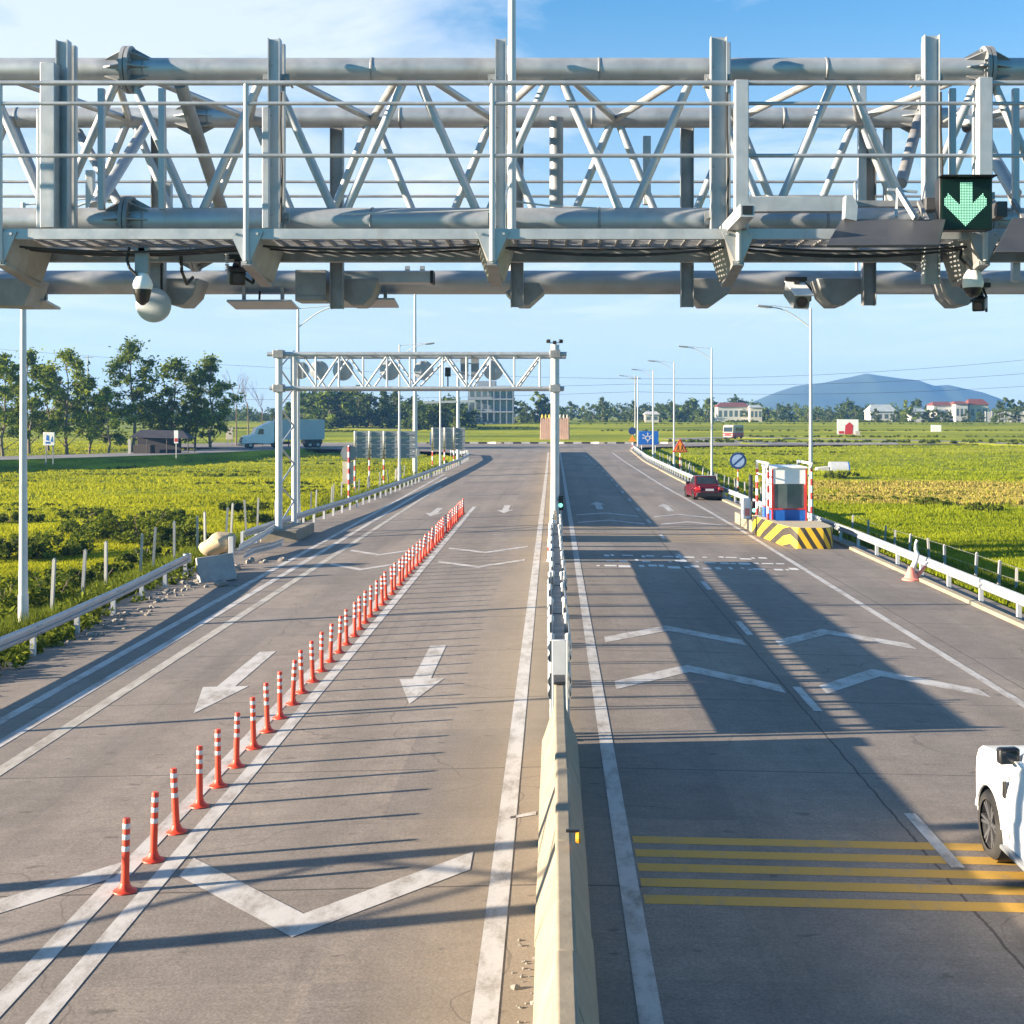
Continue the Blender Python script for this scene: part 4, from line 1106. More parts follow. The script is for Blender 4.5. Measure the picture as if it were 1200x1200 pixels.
for (xa,ka),(xb_,kb) in zip(nodes_[:-1],nodes_[1:]):
    for y in (D,DB2):
        b=MB(); b.tube((xat(xa,D),y,zb if ka else zt),(xat(xb_,D),y,zb if kb else zt),.05,n=8); b.build('diagonal',M['steel_white'],FG)
for xa,ka in nodes_:
    b=MB(); b.tube((xat(xa,D)-.05,D,zb),(xat(xa,D)-.05,D,zt),.045,n=8); b.build('vertical',M['steel_white'],FG)
    for z in (zt,zb):
        b=MB(); b.tube((xat(xa,D),D,z),(xat(xa,D),DB2,z),.035,n=8); b.build('cross_tie',M['galv'],FG)
for z in (zt,zb):
    for x in (xl,xr_):
        b=MB(); b.box((x,D,z),(.46,.5,.34)); b.build('clamp',M['galv_old'],FG,.02)
b=MB(); b.bb((xl+.5,D+.5,zb-.02),(xr_-.5,D+1.1,zb+.03)); b.build('walkway',M['galv'],FG)
# signs seen from behind
def disc_back(label,x,y,r,d=60.):
    A=thing('round_sign',label,'road sign',at(x,y,d),'round signs on the far gantry'); c=at(x,y,d)
    b=MB(); b.lathe([(.001,-.02),(r-.02,-.02),(r,-.01),(r,.02),(.001,.02)],c,'y',28); b.build('plate',M['galv_pale'],A)
    for s in (-.12,.12):
        b=MB(); b.bb((c.x+s-.025,d-.075,c.z-r*.9),(c.x+s+.025,d-.022,c.z+r*.95)); b.build('rib',M['galv'],A)
for lab,x,r in (('grey back of a round sign nearest the left leg of the far gantry',352,.40),('grey back of a round sign, second from the left leg of the far gantry',374,.44),('grey back of a round sign, third from the left leg of the far gantry',402,.47),('grey back of a round sign left of the tall white mast on the far gantry',456.5,.46),('grey back of a round sign right of the tall white mast on the far gantry',496.5,.45),('grey back of the round sign nearest the right column of the far gantry',578,.46)): disc_back(lab,x,434,r)
A=thing('rectangular_sign','grey back of a tall rectangular sign on the far gantry beside a round sign','road sign',at(551,433,60)); c=at(551,432,60)
for s in (-.27,.21):
    b=MB(); b.bb((c.x+s-.17,59.98,c.z-.5),(c.x+s+.19,60.02,c.z+.52)); b.build('plate',M['plate'],A)
b=MB(); b.bb((c.x-.45,59.93,c.z+.2),(c.x+.42,59.98,c.z+.26)); b.build('rib',M['galv'],A)
b=MB(); c=at(525,436,57.8); b.bb((c.x-.12,57.6,c.z-.2),(c.x+.12,57.9,c.z+.2)); b.bb((c.x-.03,57.7,c.z-.7),(c.x+.03,57.76,c.z-.2))
tag(b.build('traffic_camera',M['black'],bevel=.02),'small black camera box inside the middle of the far gantry truss','camera')
A=thing('floodlight_cluster','three small dark floodlights on top of the right column of the far gantry','floodlights',at(650,404,57)); c=at(650,403,57)
b=MB(); b.tube(c+Vector((0,0,-.1)),c+Vector((0,0,.05)),.04,n=8); b.bb((c.x-.35,c.y-.03,c.z+.03),(c.x+.35,c.y+.03,c.z+.07)); b.build('bracket',M['galv'],A)
for s in (-.27,0,.27):
    b=MB(); b.box(c+Vector((s,0,.12 if s else .06)),(.16,.14,.13),(R(20),0,s)); b.build('floodlight',M['black'],A,.015)
# ================================================================ cars
def arc(yc,zc,r,a0,a1,n=12): return [(yc+r*math.cos(R(a0+(a1-a0)*i/n)),zc+r*math.sin(R(a0+(a1-a0)*i/n))) for i in range(n+1)]
def wheel(parent,x,y,r,w,side,spokes=6):
    b=MB(); t=[(r*.71,-w/2),(r*.82,-w/2-.006),(r*.93,-w/2+.01),(r,-w/2+.045),(r,w/2-.045),(r*.93,w/2-.01),(r*.82,w/2+.006),(r*.71,w/2)]
    b.lathe(t,(x,y,r),'x',36); o=b.build('tyre',M['rubber'],parent,world=False)
    o.name='wheel'
    xo=x+side*(w/2-.03)
    b=MB(); b.lathe([(r*.73,w*.38*-1),(r*.73,w*.45),(r*.68,w*.47),(r*.65,w*.2)],(x,y,r),'x',32)
    for k in range(spokes):
        a=2*math.pi*k/spokes
        for da in (-.13,.13):
            p=Vector((xo-side*.02,y+math.cos(a+da*.6)*r*.12,r+math.sin(a+da*.6)*r*.12)); q=Vector((xo+side*.0,y+math.cos(a+da)*r*.68,r+math.sin(a+da)*r*.68))
            b.bar(p,q,r*.085,.03,(1,0,0))
    b.lathe([(r*.15,-.01),(r*.15,.014),(.001,.018)],(xo-.01 if side>0 else xo+.01,y,r),'x',16)
    b.build('rim',M['alloy'],o,world=False)
    b=MB(); b.lathe([(.001,-.01),(r*.67,-.01),(r*.67,.0),(.001,.0)],(x+side*w*.12,y,r),'x',24); b.build('brake_disc',M['plate_dark'],o,world=False)
def car(name,label,cat,loc,rot,S,paint,suv=True,spk=6):
    """S: length, width, height, wheel radius, wheelbase"""
    Lc,Wc,Hc,r,wb=S; A=thing(name,label,cat,loc,None,rot)
    f=Lc/2; yf=wb/2+.02; yr=-wb/2+.02; hb=Hc*.71 if suv else Hc*.62; hood=Hc*.695 if suv else Hc*.60; gc=.30 if suv else .2
    ra=r*(1.13 if suv else 1.17)
    low=[(f-.10,gc+.05),(f-.01,gc+.22),(f,hood*.62),(f-.08,hood*.76),(f-.20,hood*.86),(f-.45,hood*.935),(f-.85,hood*.975),(f-1.25,hood),(wb*.22,hb+.02)]
    low+=[(-f+.5,hb+.0),(-f+.12,hb-.02),(-f+.02,hb*.72),(-f,gc+.28),(-f+.08,gc+.04)]
    low+=[(yr-ra,gc)]+arc(yr,r,ra,195,-15,14)+[(yr+ra,gc)] 
    low+=[(yf-ra,gc)]+arc(yf,r,ra,195,-15,14)+[(yf+ra,gc)]
    # the side is lofted: bulging at wheel height, tucked at sill and shoulder
    n=len(low)
    def sect(x):
        out=[]
        for y,z in low:
            k=(z-gc)/(hb-gc); ins=.0
            end=max(0,(abs(y)-(f-.95))/.95); 
            ins=.10*max(0,k-.62)**1.5*2.2+.05*max(0,.25-k)*2+(.16 if suv else .34)*end**2.4
            if suv and y>1.15: ins+=.05*max(0,(k-.5)/.5)**1.6
            out.append((math.copysign(Wc/2-ins,x),y,z))
        return out
    b=MB(); a=sect(1); c=sect(-1)
    b._add(a+c,[tuple(range(n)),tuple(range(n,2*n))[::-1]]+[(i,(i+1)%n,n+(i+1)%n,n+i) for i in range(n)])
    body=b.build('body',paint,A,.10 if suv else .05,world=False); body.modifiers['bevel'].segments=4
    me=body.data
    for p in me.polygons: p.use_smooth=True
    wn=body.modifiers.new('wn','WEIGHTED_NORMAL')
    # dark wheel-arch liners and floor
    b=MB(); b.bb((-Wc/2+.12,-f+.2,gc-.02),(Wc/2-.12,f-.25,gc+.12)); b.build('underbody',M['black'],A,world=False)
    for y in (yf,yr):
        for s in (-1,1):
            b=MB(); b.lathe([(ra-.01,-.14),(ra-.01,.14)],(s*(Wc/2-.16),y,r),'x',28); b.lathe([(.001,0),(ra,0)],(s*(Wc/2-.31),y,r),'x',28); b.build('arch_liner',M['black'],A,world=False)
            # lip round the arch
            b=MB(); P=[Vector((s*(Wc/2-.012),yy,zz)) for yy,zz in arc(y,r,ra+.012,170,12,18)]
            b.path(P,.022,6); b.build('arch_lip',paint,A,world=False)
            wheel(A,s*(Wc/2-.115),y,r,.25 if suv else .2,s,spk)
    # cabin
    yb0,yb1=wb*.27+(.27 if suv else 0),(-f+.22 if suv else -f+.85); yt0,yt1=wb*.27-.75,(-f+.42 if suv else -f+1.5)
    wb_,wt=Wc/2-.15,Wc/2-.27
    v=[(-wb_,yb1,hb-.03),(wb_,yb1,hb-.03),(wb_,yb0,hb-.03),(-wb_,yb0,hb-.03),(-wt,yt1,Hc),(wt,yt1,Hc),(wt,yt0,Hc),(-wt,yt0,Hc)]
    b=MB(); b._add(v,[(0,1,2,3)[::-1],(4,5,6,7),(0,1,5,4),(1,2,6,5),(2,3,7,6),(3,0,4,7)]); b.build('cabin',paint,A,.05,world=False)
    V=[Vector(q) for q in v]
    def panel(nm,p00,p10,p11,p01,u0,u1,w0,w1,mat,out=.012):
        def T(u,w): return (p00.lerp(p10,u)).lerp(p01.lerp(p11,u),w)
        q=[T(u0,w0),T(u1,w0),T(u1,w1),T(u0,w1)]; nr=(q[1]-q[0]).cross(q[3]-q[0]).normalized()
        cc=sum(q,Vector())/4; 
        if nr.dot(cc-Vector((0,(yb0+yb1)/2,hb)))<0: nr=-nr
        b=MB(); b._add([x+nr*out for x in q]+[x-nr*.02 for x in q],[(0,1,2,3),(7,6,5,4),(0,1,5,4),(1,2,6,5),(2,3,7,6),(3,0,4,7)]); return b.build(nm,mat,A,world=False)
    panel('windscreen',V[3],V[2],V[6],V[7],.05,.95,.08,.92,M['glass'])
    panel('rear_window',V[0],V[1],V[5],V[4],.08,.92,.18,.88,M['glass'])
    for s,(p,q,qt,pt) in ((1,(V[1],V[2],V[6],V[5])),(-1,(V[0],V[3],V[7],V[4]))):
        cuts=((.06,.28),(.31,.60),(.63,.93)) if suv else ((.10,.50),(.53,.93))
        for u0,u1 in cuts: panel('side_window',p,q,qt,pt,u0,u1,.14,.86,M['glass'])
        # mirror
        my=yb0-.22; mz=hb+.06; mx=s*(Wc/2-.015)
        b=MB(); b.box((mx,my,mz),(.25,.13,.19),(0,0,s*R(-8))); mo=b.build('mirror',M['black'],A,.035,world=False)
        b=MB(); b.box((mx,my-.068,mz),(.235,.02,.175),(0,0,s*R(-8))); b.build('mirror_rim',M['black'],mo,.02,world=False)
        b=MB(); b.box((mx+s*.005,my-.080,mz),(.20,.008,.145),(0,0,s*R(-8))); b.build('mirror_glass',M['mirror'],mo,.003,world=False)
        b=MB(); b.bar((s*(Wc/2-.10),my+.02,mz-.06),(mx-s*.1,my,mz-.05),.04,.03); b.build('mirror_arm',M['black'],mo,world=False)
        # door seams, handles, vent, sill
        for yy in ((yb0-.30,yb0-1.25,yb0-2.15) if suv else (yb0-.2,yb0-1.2,yb0-2.0)):
            b=MB(); b.bb((s*(Wc/2-.004),yy-.005,gc+.16),(s*(Wc/2+.0015),yy+.005,hb-.16)); b.build('door_seam',M['black'],A,world=False)
        for yy in (yb0-1.05,yb0-1.95):
            b=MB(); b.bb((s*(Wc/2-.01),yy-.10,hb-.20),(s*(Wc/2+.02),yy+.10,hb-.17)); b.build('door_handle',M['alloy'] if suv else paint,A,.008,world=False)
        if suv:
            b=MB(); b.prism([(yf-ra-.11,hb-.46),(yf-ra-.05,hb-.44),(yf-ra-.06,hb-.27),(yf-ra-.13,hb-.25)],s*(Wc/2-.02),s*(Wc/2+.012),'x'); b.build('fender_vent',M['black'],A,.006,world=False)
            b=MB(); b.bb((s*(Wc/2-.14),yr+ra+.08,gc+.0),(s*(Wc/2+.06),yf-ra-.1,gc+.05)); b.build('side_step',M['plate'],A,.015,world=False)
        b=MB(); b.box((s*(Wc/2-.52),f-.13,hood*.70),(.30,.16,.15),(0,0,s*R(-22))); b.build('headlight',M['pane'],A,.03,world=False)
        b=MB(); b.box((s*(Wc/2-.20),-f+.06,hb*.80),(.34,.12,.17),(0,0,s*R(14))); b.build('tail_light',M['tail'],A,.02,world=False)
    b=MB(); b.bb((-Wc/2+.42,f-.06,gc+.05),(Wc/2-.42,f+.03,gc+.3)); b.build('front_bumper',M['black'] if suv else paint,A,.03,world=False)
    b=MB(); b.bb((-Wc/2+.1,-f-.04,gc+.05),(Wc/2-.1,-f+.06,gc+.30)); b.build('rear_bumper',M['black'],A,.03,world=False)
    b=MB(); b.bb((-.26,-f-.012,hb*.66),(.26,-f+.03,hb*.66+.13)); b.build('number_plate',M['band'],A,world=False)
    if suv:
        b=MB(); b.bb((-Wc*.36,f-.95,hood+.0),(-Wc*.33,f-.55,hood+.015)); 
        b=MB(); b.bb((-wt+.05,yt1+.2,Hc+.01),(-wt+.09,yt0-.1,Hc+.05)); b.build('roof_rail',M['alloy'],A,world=False)
        b=MB(); b.bb((wt-.09,yt1+.2,Hc+.01),(wt-.05,yt0-.1,Hc+.05)); b.build('roof_rail',M['alloy'],A,world=False)
    return A
car('white_suv','white SUV driving away, cut off by the right edge of the picture','SUV',(6.20,14.30,road_z(6.2,14)+.008),0,(4.85,1.95,1.88,.405,2.90),M['carwhite'],True,6)
car('red_car','dark red sedan parked on the right shoulder seen from behind','car',(9.62,84.2,road_z(9.6,84)+.006),R(4),(4.5,1.85,1.47,.32,2.65),M['carred'],False,5)

# semi-trailer truck on the side road
def boxwheel(b,x,y,r,w=.3): b.lathe([(.001,-w/2),(r,-w/2),(r,w/2),(.001,w/2)],(x,y,r),'y',18)
def truck():
    p=at(325,523,200); z=.10; X0,Y0=p.x,196.5
    A=thing('semi_truck','white bonneted semi truck with a grey box trailer on the left side road','truck',(X0,Y0,z)); mid=Vector((X0,Y0,z))
    def P(x,zz): return (x,zz)
    x0=xat(282,Y0)-X0
    # tractor: bonnet to the left
    w=1.22
    b=MB(); prof=[(x0+.05,.7),(x0+.0,1.2),(x0+.35,1.75),(x0+1.7,2.05),(x0+2.2,2.95),(x0+2.75,3.2),(x0+4.4,4.05),(x0+4.75,4.05),(x0+4.75,.75),(x0+3.6,.6),(x0+1.9,.75)]
    b.prism(prof,-w,w,'y'); b.build('cab',M['truck_blue'],A,.10,world=False)
    b=MB(); b.prism([(x0+1.86,2.12),(x0+2.24,2.9),(x0+2.16,2.95),(x0+1.76,2.14)],-w+.12,w-.12,'y'); b.build('windscreen',M['glass'],A,world=False)
    b=MB(); b.prism([(x0+2.2,2.08),(x0+3.15,2.08),(x0+3.15,2.85),(x0+2.5,2.85)],-w-.02,-w+.05,'y'); b.build('door_window',M['glass'],A,world=False)
    b=MB(); b.prism([(x0-.08,.85),(x0+.05,.85),(x0+.22,1.62),(x0+.12,1.62)],-.75,.75,'y'); b.build('grille',M['black'],A,world=False)
    b=MB(); b.bb((x0-.15,-w,.35),(x0+.4,w,.82)); b.build('bumper',M['alloy'],A,.04,world=False)
    b=MB(); b.tube((x0+4.85,-.95,1.),(x0+4.85,-.95,3.9),.09,n=10); b.build('exhaust',M['alloy'],A,world=False)
    b=MB(); b.bb((x0+.3,-w-.04,1.0),(x0+.62,-w+.1,1.3)); b.build('headlight',M['band'],A,world=False)
    b=MB(); b.bb((x0+.2,-.45,.55),(x0+7.4,.45,.95)); b.build('chassis',M['black'],A,world=False)
    for x in (x0+1.25,x0+5.3,x0+10.2,x0+11.4):
        for s in (-1,1):
            b=MB(); b.lathe([(.25,-.15),(.5,-.15),(.52,0),(.5,.15),(.25,.15)],(x,s*1.03,.52),'y',20); b.mi=1; b.lathe([(.001,-.08),(.26,-.12),(.26,.12),(.001,.08)],(x,s*1.03,.52),'y',16)
            b.build('wheel',[M['rubber'],M['alloy']],A,world=False)
    b=MB(); b.bb((x0+5.1,-1.24,1.25),(x0+12.4,1.24,4.25)); 
    for k in range(11): b.bb((x0+5.4+k*.62,-1.265,1.4),(x0+5.46+k*.62,-1.238,4.05))
    b.build('trailer',M['truck_box'],A,world=False)
    b=MB(); b.bb((x0+9.4,-1.1,.6),(x0+12.1,1.1,1.25)); b.build('trailer_frame',M['black'],A,world=False)
    b=MB(); b.bb((x0+6.9,-1.0,.1),(x0+7.05,-.85,1.3)); b.build('landing_leg',M['black'],A,world=False)
    A.rotation_euler=(0,0,R(26))
truck()
def minibus(name,label,cat,loc,rot,L,W,Hh,lower,upper):
    A=thing(name,label,cat,loc,None,rot); w=W/2
    prof=[(-L/2,.35),(-L/2,1.2),(-L/2+.08,Hh-.3),(-L/2+.3,Hh),(L/2-.5,Hh),(L/2-.12,Hh-.35),(L/2-.02,1.5),(L/2,.9),(L/2-.03,.35)]
    b=MB(); b.prism([(y,min(z,1.25)) for y,z in prof],-w,w,'x'); b.build('lower_body',lower,A,.06,world=False)
    b=MB(); b.prism([(y,max(z,1.25)) for y,z in prof],-w+.03,w-.03,'x'); b.build('body',upper,A,.05,world=False)
    b=MB(); b.prism([(L/2-.01,1.42),(L/2+.01,1.42),(L/2-.09,Hh-.42),(L/2-.13,Hh-.42)],-w+.16,w-.16,'x'); b.build('windscreen',M['glass'],A,world=False)
    for s in (-1,1):
        for k in range(4):
            y0=L/2-1.3-k*(L-1.6)/4; b=MB(); b.bb((s*(w-.04),y0-(L-2.2)/4,1.5),(s*(w-.015),y0,Hh-.5)); b.build('window',M['glass'],A,world=False)
        b=MB(); b.bb((s*(w-.42),L/2-.06,.75),(s*(w-.12),L/2+.02,1.0)); b.build('headlight',M['band'],A,.02,world=False)
        for y in (L/2-1.2,-L/2+1.2):
            b=MB(); b.lathe([(.001,-.12),(.4,-.12),(.42,0),(.4,.12),(.001,.12)],(s*(w-.1),y,.42),'x',18); b.build('wheel',M['rubber'],A,world=False)
        b=MB(); b.box((s*(w+.15),L/2-.15,1.75),(.16,.08,.3)); b.build('mirror',M['black'],A,world=False)
    b=MB(); b.bb((-w+.05,L/2-.02,.35),(w-.05,L/2+.08,.62)); b.build('bumper',M['plate'],A,.03,world=False)
    b=MB(); b.bb((-w+.3,L/2-.28,Hh-.30),(w-.3,L/2-.16,Hh-.08)); b.build('sign_board',M['band'],A,world=False)
    return A
p=at(857,516,262); minibus('red_minibus','red and cream minibus coming along the cross road on the right','minibus',(p.x,259,gh(p.x,259)+.16),R(150),5.6,2.15,2.75,M['red'],M['cream'])
p=at(498,529,178); minibus('blue_van','small blue van behind the grey sign boards on the left','van',(p.x,200,.07),R(200),4.4,1.8,2.3,M['blue'],M['truck_blue'])

# ================================================================ toll booth
def booth():
    IX=[(9.7,53.1),(11.05,53.1),(11.35,54.2),(11.35,65.5),(9.06,65.5),(9.06,59.2)]
    z0=-.40
    A=thing('traffic_island','concrete island nose with yellow and black hazard stripes in front of the toll booth','traffic island',(10.2,58,-.2))
    b=MB(); b.prism(IX,z0,.32,'z'); b.build('base',M['concrete'],A,.03)
    nose=[(9.5,52.85),(11.1,52.85),(11.42,54.2),(11.35,56.6),(9.0,58.2),(8.93,60.2)]
    nose=[(9.02,59.6),(9.16,57.2),(9.45,54.0),(9.60,53.2),(9.85,52.9),(10.9,52.85),(11.2,53.05),(11.40,53.6),(11.45,54.4),(11.4,56.3),(9.62,56.3),(9.30,59.6)]
    b=MB(); b.prism(nose,z0,.62,'z')
    # low side kerb tapering backwards
    o=b.build('nose',M['hazard'],A,.03)
    B=thing('toll_booth','small white and blue toll booth with red trimmed window','booth',(10.3,58.3,.3))
    x0,x1,y0,y1=9.5,11.0,57.0,59.6; zb,zm,zt=.32,1.04,2.88
    b=MB(); b.bb((x0,y0,zb),(x1,y1,zm)); b.build('lower_wall',M['blue'],B,.012)
    def frame(bx,a,c): bx.bb(a,c)
    b=MB(); b.bb((x0,y0,2.16),(x1,y1,zt-.05)); b.build('upper_wall',M['white'],B,.012)
    b=MB(); b.bb((x0-.06,y0-.06,zt-.05),(x1+.06,y1+.06,zt+.02)); b.build('roof',M['white'],B,.015)
    # window band: corner mullions, pane, red trim
    for xx,yy in ((x0,y0),(x1-.09,y0),(x0,y1-.09),(x1-.09,y1-.09)):
        b=MB(); b.bb((xx,yy,zm),(xx+.09,yy+.09,2.16)); b.build('mullion',M['white'],B)
    b=MB(); b.bb((x0+.09,y0+.02,zm+.06),(x1-.09,y0+.04,2.16)); w=b.build('window',M['pane'],B)
    b=MB(); b.bb((x0-.01,y0-.015,zm),(x1+.01,y0+.02,zm+.06)); b.bb((x0+.06,y0-.012,zm+.06),(x0+.10,y0+.02,2.14)); b.bb((x1-.10,y0-.012,zm+.06),(x1-.06,y0+.02,2.14)); b.build('window_trim',M['red'],w)
    b=MB(); b.bb((x0-.004,y0+.1,zm+.08),(x0+.02,y0+1.0,2.12)); b.build('side_panel',M['white'],B)
    b=MB(); b.bb((x0-.006,y0+1.15,.36),(x0+.02,y1-.15,2.1)); d=b.build('door',M['white'],B); b=MB(); b.bb((x0-.012,y0+1.2,.36),(x0+.0,y1-.2,1.02)); b.build('door_panel',M['blue'],d)
    b=MB(); b.bb((x0-.03,y0+1.3,1.35),(x0-.005,y0+1.36,1.5)); b.build('handle',M['black'],d)
    b=MB(); b.bb((x0-.05,y0+.55,1.75),(x0-.0,y0+.68,1.95)); b.build('intercom',M['black'],B)
    b=MB(); b.bb((x0-.02,y0-.02,.34),(x0+.05,y0+.04,2.8)); b.build('corner_trim',M['red'],B)
    b=MB(); b.bb((x1-.05,y0-.02,.34),(x1+.02,y0+.04,2.8)); b.build('corner_trim',M['red'],B)
    b=MB(); b.bb((x0-.008,y0+.08,zm-.03),(x0+.0,y1-.05,zm+.05)); b.build('side_stripe',M['red'],B)
    # inside: desk, chair back and panel seen through the glass
    b=MB(); b.bb((x1-.62,y0+.6,zm),(x1-.2,y0+.7,1.62)); b.build('cabinet',M['band'],B)
    b=MB(); b.bb((x0+.2,y0+.5,zm),(x0+.55,y0+.6,1.25)); b.build('monitor',M['steel_white'],B)
    # protective red and white hoops
    for nm,X,ya,yb,h in (('left',9.30,56.8,59.9,3.05),('right',11.17,56.8,59.9,3.05)):
        C=thing('protective_hoop','red and white banded pipe hoop guarding the %s side of the toll booth'%nm,'hoop',(X,ya,.3))
        for y in (ya,yb):
            b=MB(); z=.0 if nm=='right' else .30; k=0
            while z<2.75:
                b.mi=0 if k%2 else 1; st=.30; zz=min(z+st,2.78)
                b.tube((X,y,z),(X,y,zz),.06,n=12,caps=False); z=zz; k+=1
            b.mi=1; b.tube((X,y,2.78),(X,y,h),.06,n=12); b.build('post',[M['red'],M['white']],C)
        b=MB(); b.tube((X,ya-.05,h),(X,yb+.05,h),.06,n=12); b.build('top_rail',M['white'],C)
        b=MB(); b.tube((X,ya,2.5),(X,yb,2.5),.035,n=10); b.build('cross_rail',M['white'],C)
    C=thing('barrier_cabinet','small white cabinet with red side standing left of the toll booth','cabinet',(9.05,61.6,.3))
    b=MB(); b.bb((8.88,61.2,.3),(9.22,62.0,1.25)); b.build('cabinet',M['white'],C,.015)
    b=MB(); b.bb((9.23,61.2,.3),(9.30,62.0,2.35)); b.build('panel',M['plate_dark'],C)
    b=MB(); b.bb((8.94,61.19,.45),(9.16,61.21,.8)); b.build('red_plate',M['conepink'],C)
def hazard():
    m,nt,b=nodes('hazard_stripes'); h=N(nt); p=h.pos(); X,Y,Z=h.sep(p)
    g=h.n('ShaderNodeNewGeometry'); nx,ny,nz=h.sep(g.outputs['Normal'])
    u=h.math('ADD',h.math('MULTIPLY',X,1.0),h.math('MULTIPLY',Y,.30))
    s=h.math('FRACT',h.math('MULTIPLY',h.math('ADD',u,h.math('MULTIPLY',Z,.62)),2.35))
    k=h.math('GREATER_THAN',s,.54)
    n=h.noise(p,3.,5,.6); w=h.ramp(n,[(.55,0.),(.75,1.)])
    col=h.mix(k,(.68,.43,.02),(.035,.028,.022)); col=h.mix(h.math('MULTIPLY',w,.25),col,(.3,.26,.2))
    col=h.mix(h.math('GREATER_THAN',nz,.8),col,(.42,.36,.25))
    h.link(col,b.inputs['Base Color']); b.inputs['Roughness'].default_value=.65
    return m
M['hazard']=hazard()
booth()

# ================================================================ road signs on the right
def banded_pole(A,X,Y,z0,z1,r=.045,name='pole'):
    b=MB(); z=z0;k=0
    while z<z1-.01:
        zz=min(z+.35,z1); b.mi=k%2; b.tube((X,Y,z),(X,Y,zz),r,n=10,caps=False); z=zz;k+=1
    b.tube((X,Y,z1-.01),(X,Y,z1),r,n=10); b.build(name,[M['red'],M['white']],A)
M['sign_navy']=simple('navy_sign_rim',(.02,.05,.16),.4)
M['sign_pale']=simple('pale_blue_sign_face',(.30,.40,.60),.4)
d=95.; c=at(865,540,d); A=thing('round_sign','round navy-rimmed sign with a diagonal bar between the red car and booth','road sign',(c.x,d,gh(c.x,d)))
b=MB(); b.lathe([(.001,-.02),(.60,-.02),(.61,0),(.60,.02),(.001,.02)],c,'y',28); b.build('rim',M['sign_navy'],A)
b=MB(); b.lathe([(.001,-.03),(.46,-.03),(.46,-.02),(.001,-.02)],c,'y',28); b.build('face',M['sign_pale'],A)
b=MB(); b.bar(c+Vector((-.34,-.035,-.30)),c+Vector((.34,-.035,.30)),.012,.10,(0,0,1)); b.build('diagonal_bar',M['sign_navy'],A)
banded_pole(A,c.x,d+.07,gh(c.x,d)-.1,c.z+.4)
d=128.; c=at(797,522.5,d); A=thing('triangle_sign','orange triangular warning sign with a red border behind the lamp pole','road sign',(c.x,d,gh(c.x,d)))
def tri(s,y0,y1): return [(c.x-.5*s,c.z-.40*s),(c.x+.5*s,c.z-.40*s),(c.x,c.z+.47*s)],y0,y1
b=MB(); b.prism(tri(1.55,0,0)[0],d-.02,d+.02,'y'); b.build('border',M['red'],A,.02)
b=MB(); b.prism([(c.x-.58,c.z-.53),(c.x+.58,c.z-.53),(c.x,c.z+.50)],d-.035,d-.02,'y'); b.build('face',M['sign_orange'],A)
b=MB()
for s in (-.2,.2):
    b.lathe([(.001,-.04),(.08,-.04),(.08,-.035),(.001,-.035)],(c.x+s*.9,d,c.z-.02),'y',10); b.bb((c.x+s-.07,d-.04,c.z-.30),(c.x+s+.07,d-.035,c.z-.10)); b.bar((c.x+s-.05,d-.04,c.z-.28),(c.x+s-.14,d-.04,c.z-.47),.01,.06); b.bar((c.x+s+.05,d-.04,c.z-.28),(c.x+s+.12,d-.04,c.z-.47),.01,.06)
b.build('pictogram',M['blackpaint'],A)
banded_pole(A,c.x,d+.07,gh(c.x,d)-.1,c.z+.3)
d=172.; c=at(760,513,d); w,hh=1.30,.88
A=thing('direction_sign','blue rectangular direction sign with white roundabout symbol by the right lamp poles','road sign',(c.x,d,gh(c.x,d)))
b=MB(); b.bb((c.x-w,d-.03,c.z-hh),(c.x+w,d+.03,c.z+hh)); b.build('panel',M['blue'],A,.02)
b=MB(); q=Vector((c.x-.10,d-.04,c.z-.05))
for i in range(20):
    a0,a1=2*math.pi*i/20,2*math.pi*(i+1)/20
    b.bar(q+Vector((.27*math.cos(a0),0,.27*math.sin(a0))),q+Vector((.27*math.cos(a1),0,.27*math.sin(a1))),.012,.11,(0,1,0)) if False else b.prism([(q.x+r_*math.cos(a),q.z+r_*math.sin(a)) for r_,a in ((.21,a0),(.33,a0),(.33,a1),(.21,a1))],q.y-.004,q.y+.004,'y')
for a in (35,90,145,180,270,0):
    u=Vector((math.cos(R(a)),0,math.sin(R(a)))); L=.72 if a in (35,145) else .58
    p0=q+u*.32; p1=q+u*L; v=Vector((-u.z,0,u.x))*.055
    b.prism([((p).x,(p).z) for p in (p0-v,p1-v,p1+v,p0+v)],q.y-.006,q.y+.005,'y')
    if a!=270: b.prism([((p).x,(p).z) for p in (p1-v*2.4,p1+u*.16,p1+v*2.4)],q.y-.006,q.y+.005,'y')
b.build('symbol',M['band'],A)
for s in (-.9,.9):
    b=MB(); b.tube((c.x+s,d+.1,gh(c.x+s,d)-.2),(c.x+s,d+.1,c.z+hh),.05,n=10); b.build('leg',M['steel_white'],A)
d=188.; c=at(741,505,d); A=thing('sign_stack','dark round sign above an orange triangle on one pole left of the blue sign','road sign',(c.x,d,-.2))
b=MB(); b.lathe([(.001,-.02),(.55,-.02),(.55,.02),(.001,.02)],c,'y',20); b.build('disc',M['sign_navy'],A)
b=MB(); b.prism([(c.x-.55,c.z-1.5),(c.x+.55,c.z-1.5),(c.x,c.z-.62)],d-.02,d+.02,'y'); b.build('triangle',M['sign_orange'],A)
banded_pole(A,c.x,d+.07,-.3,c.z)

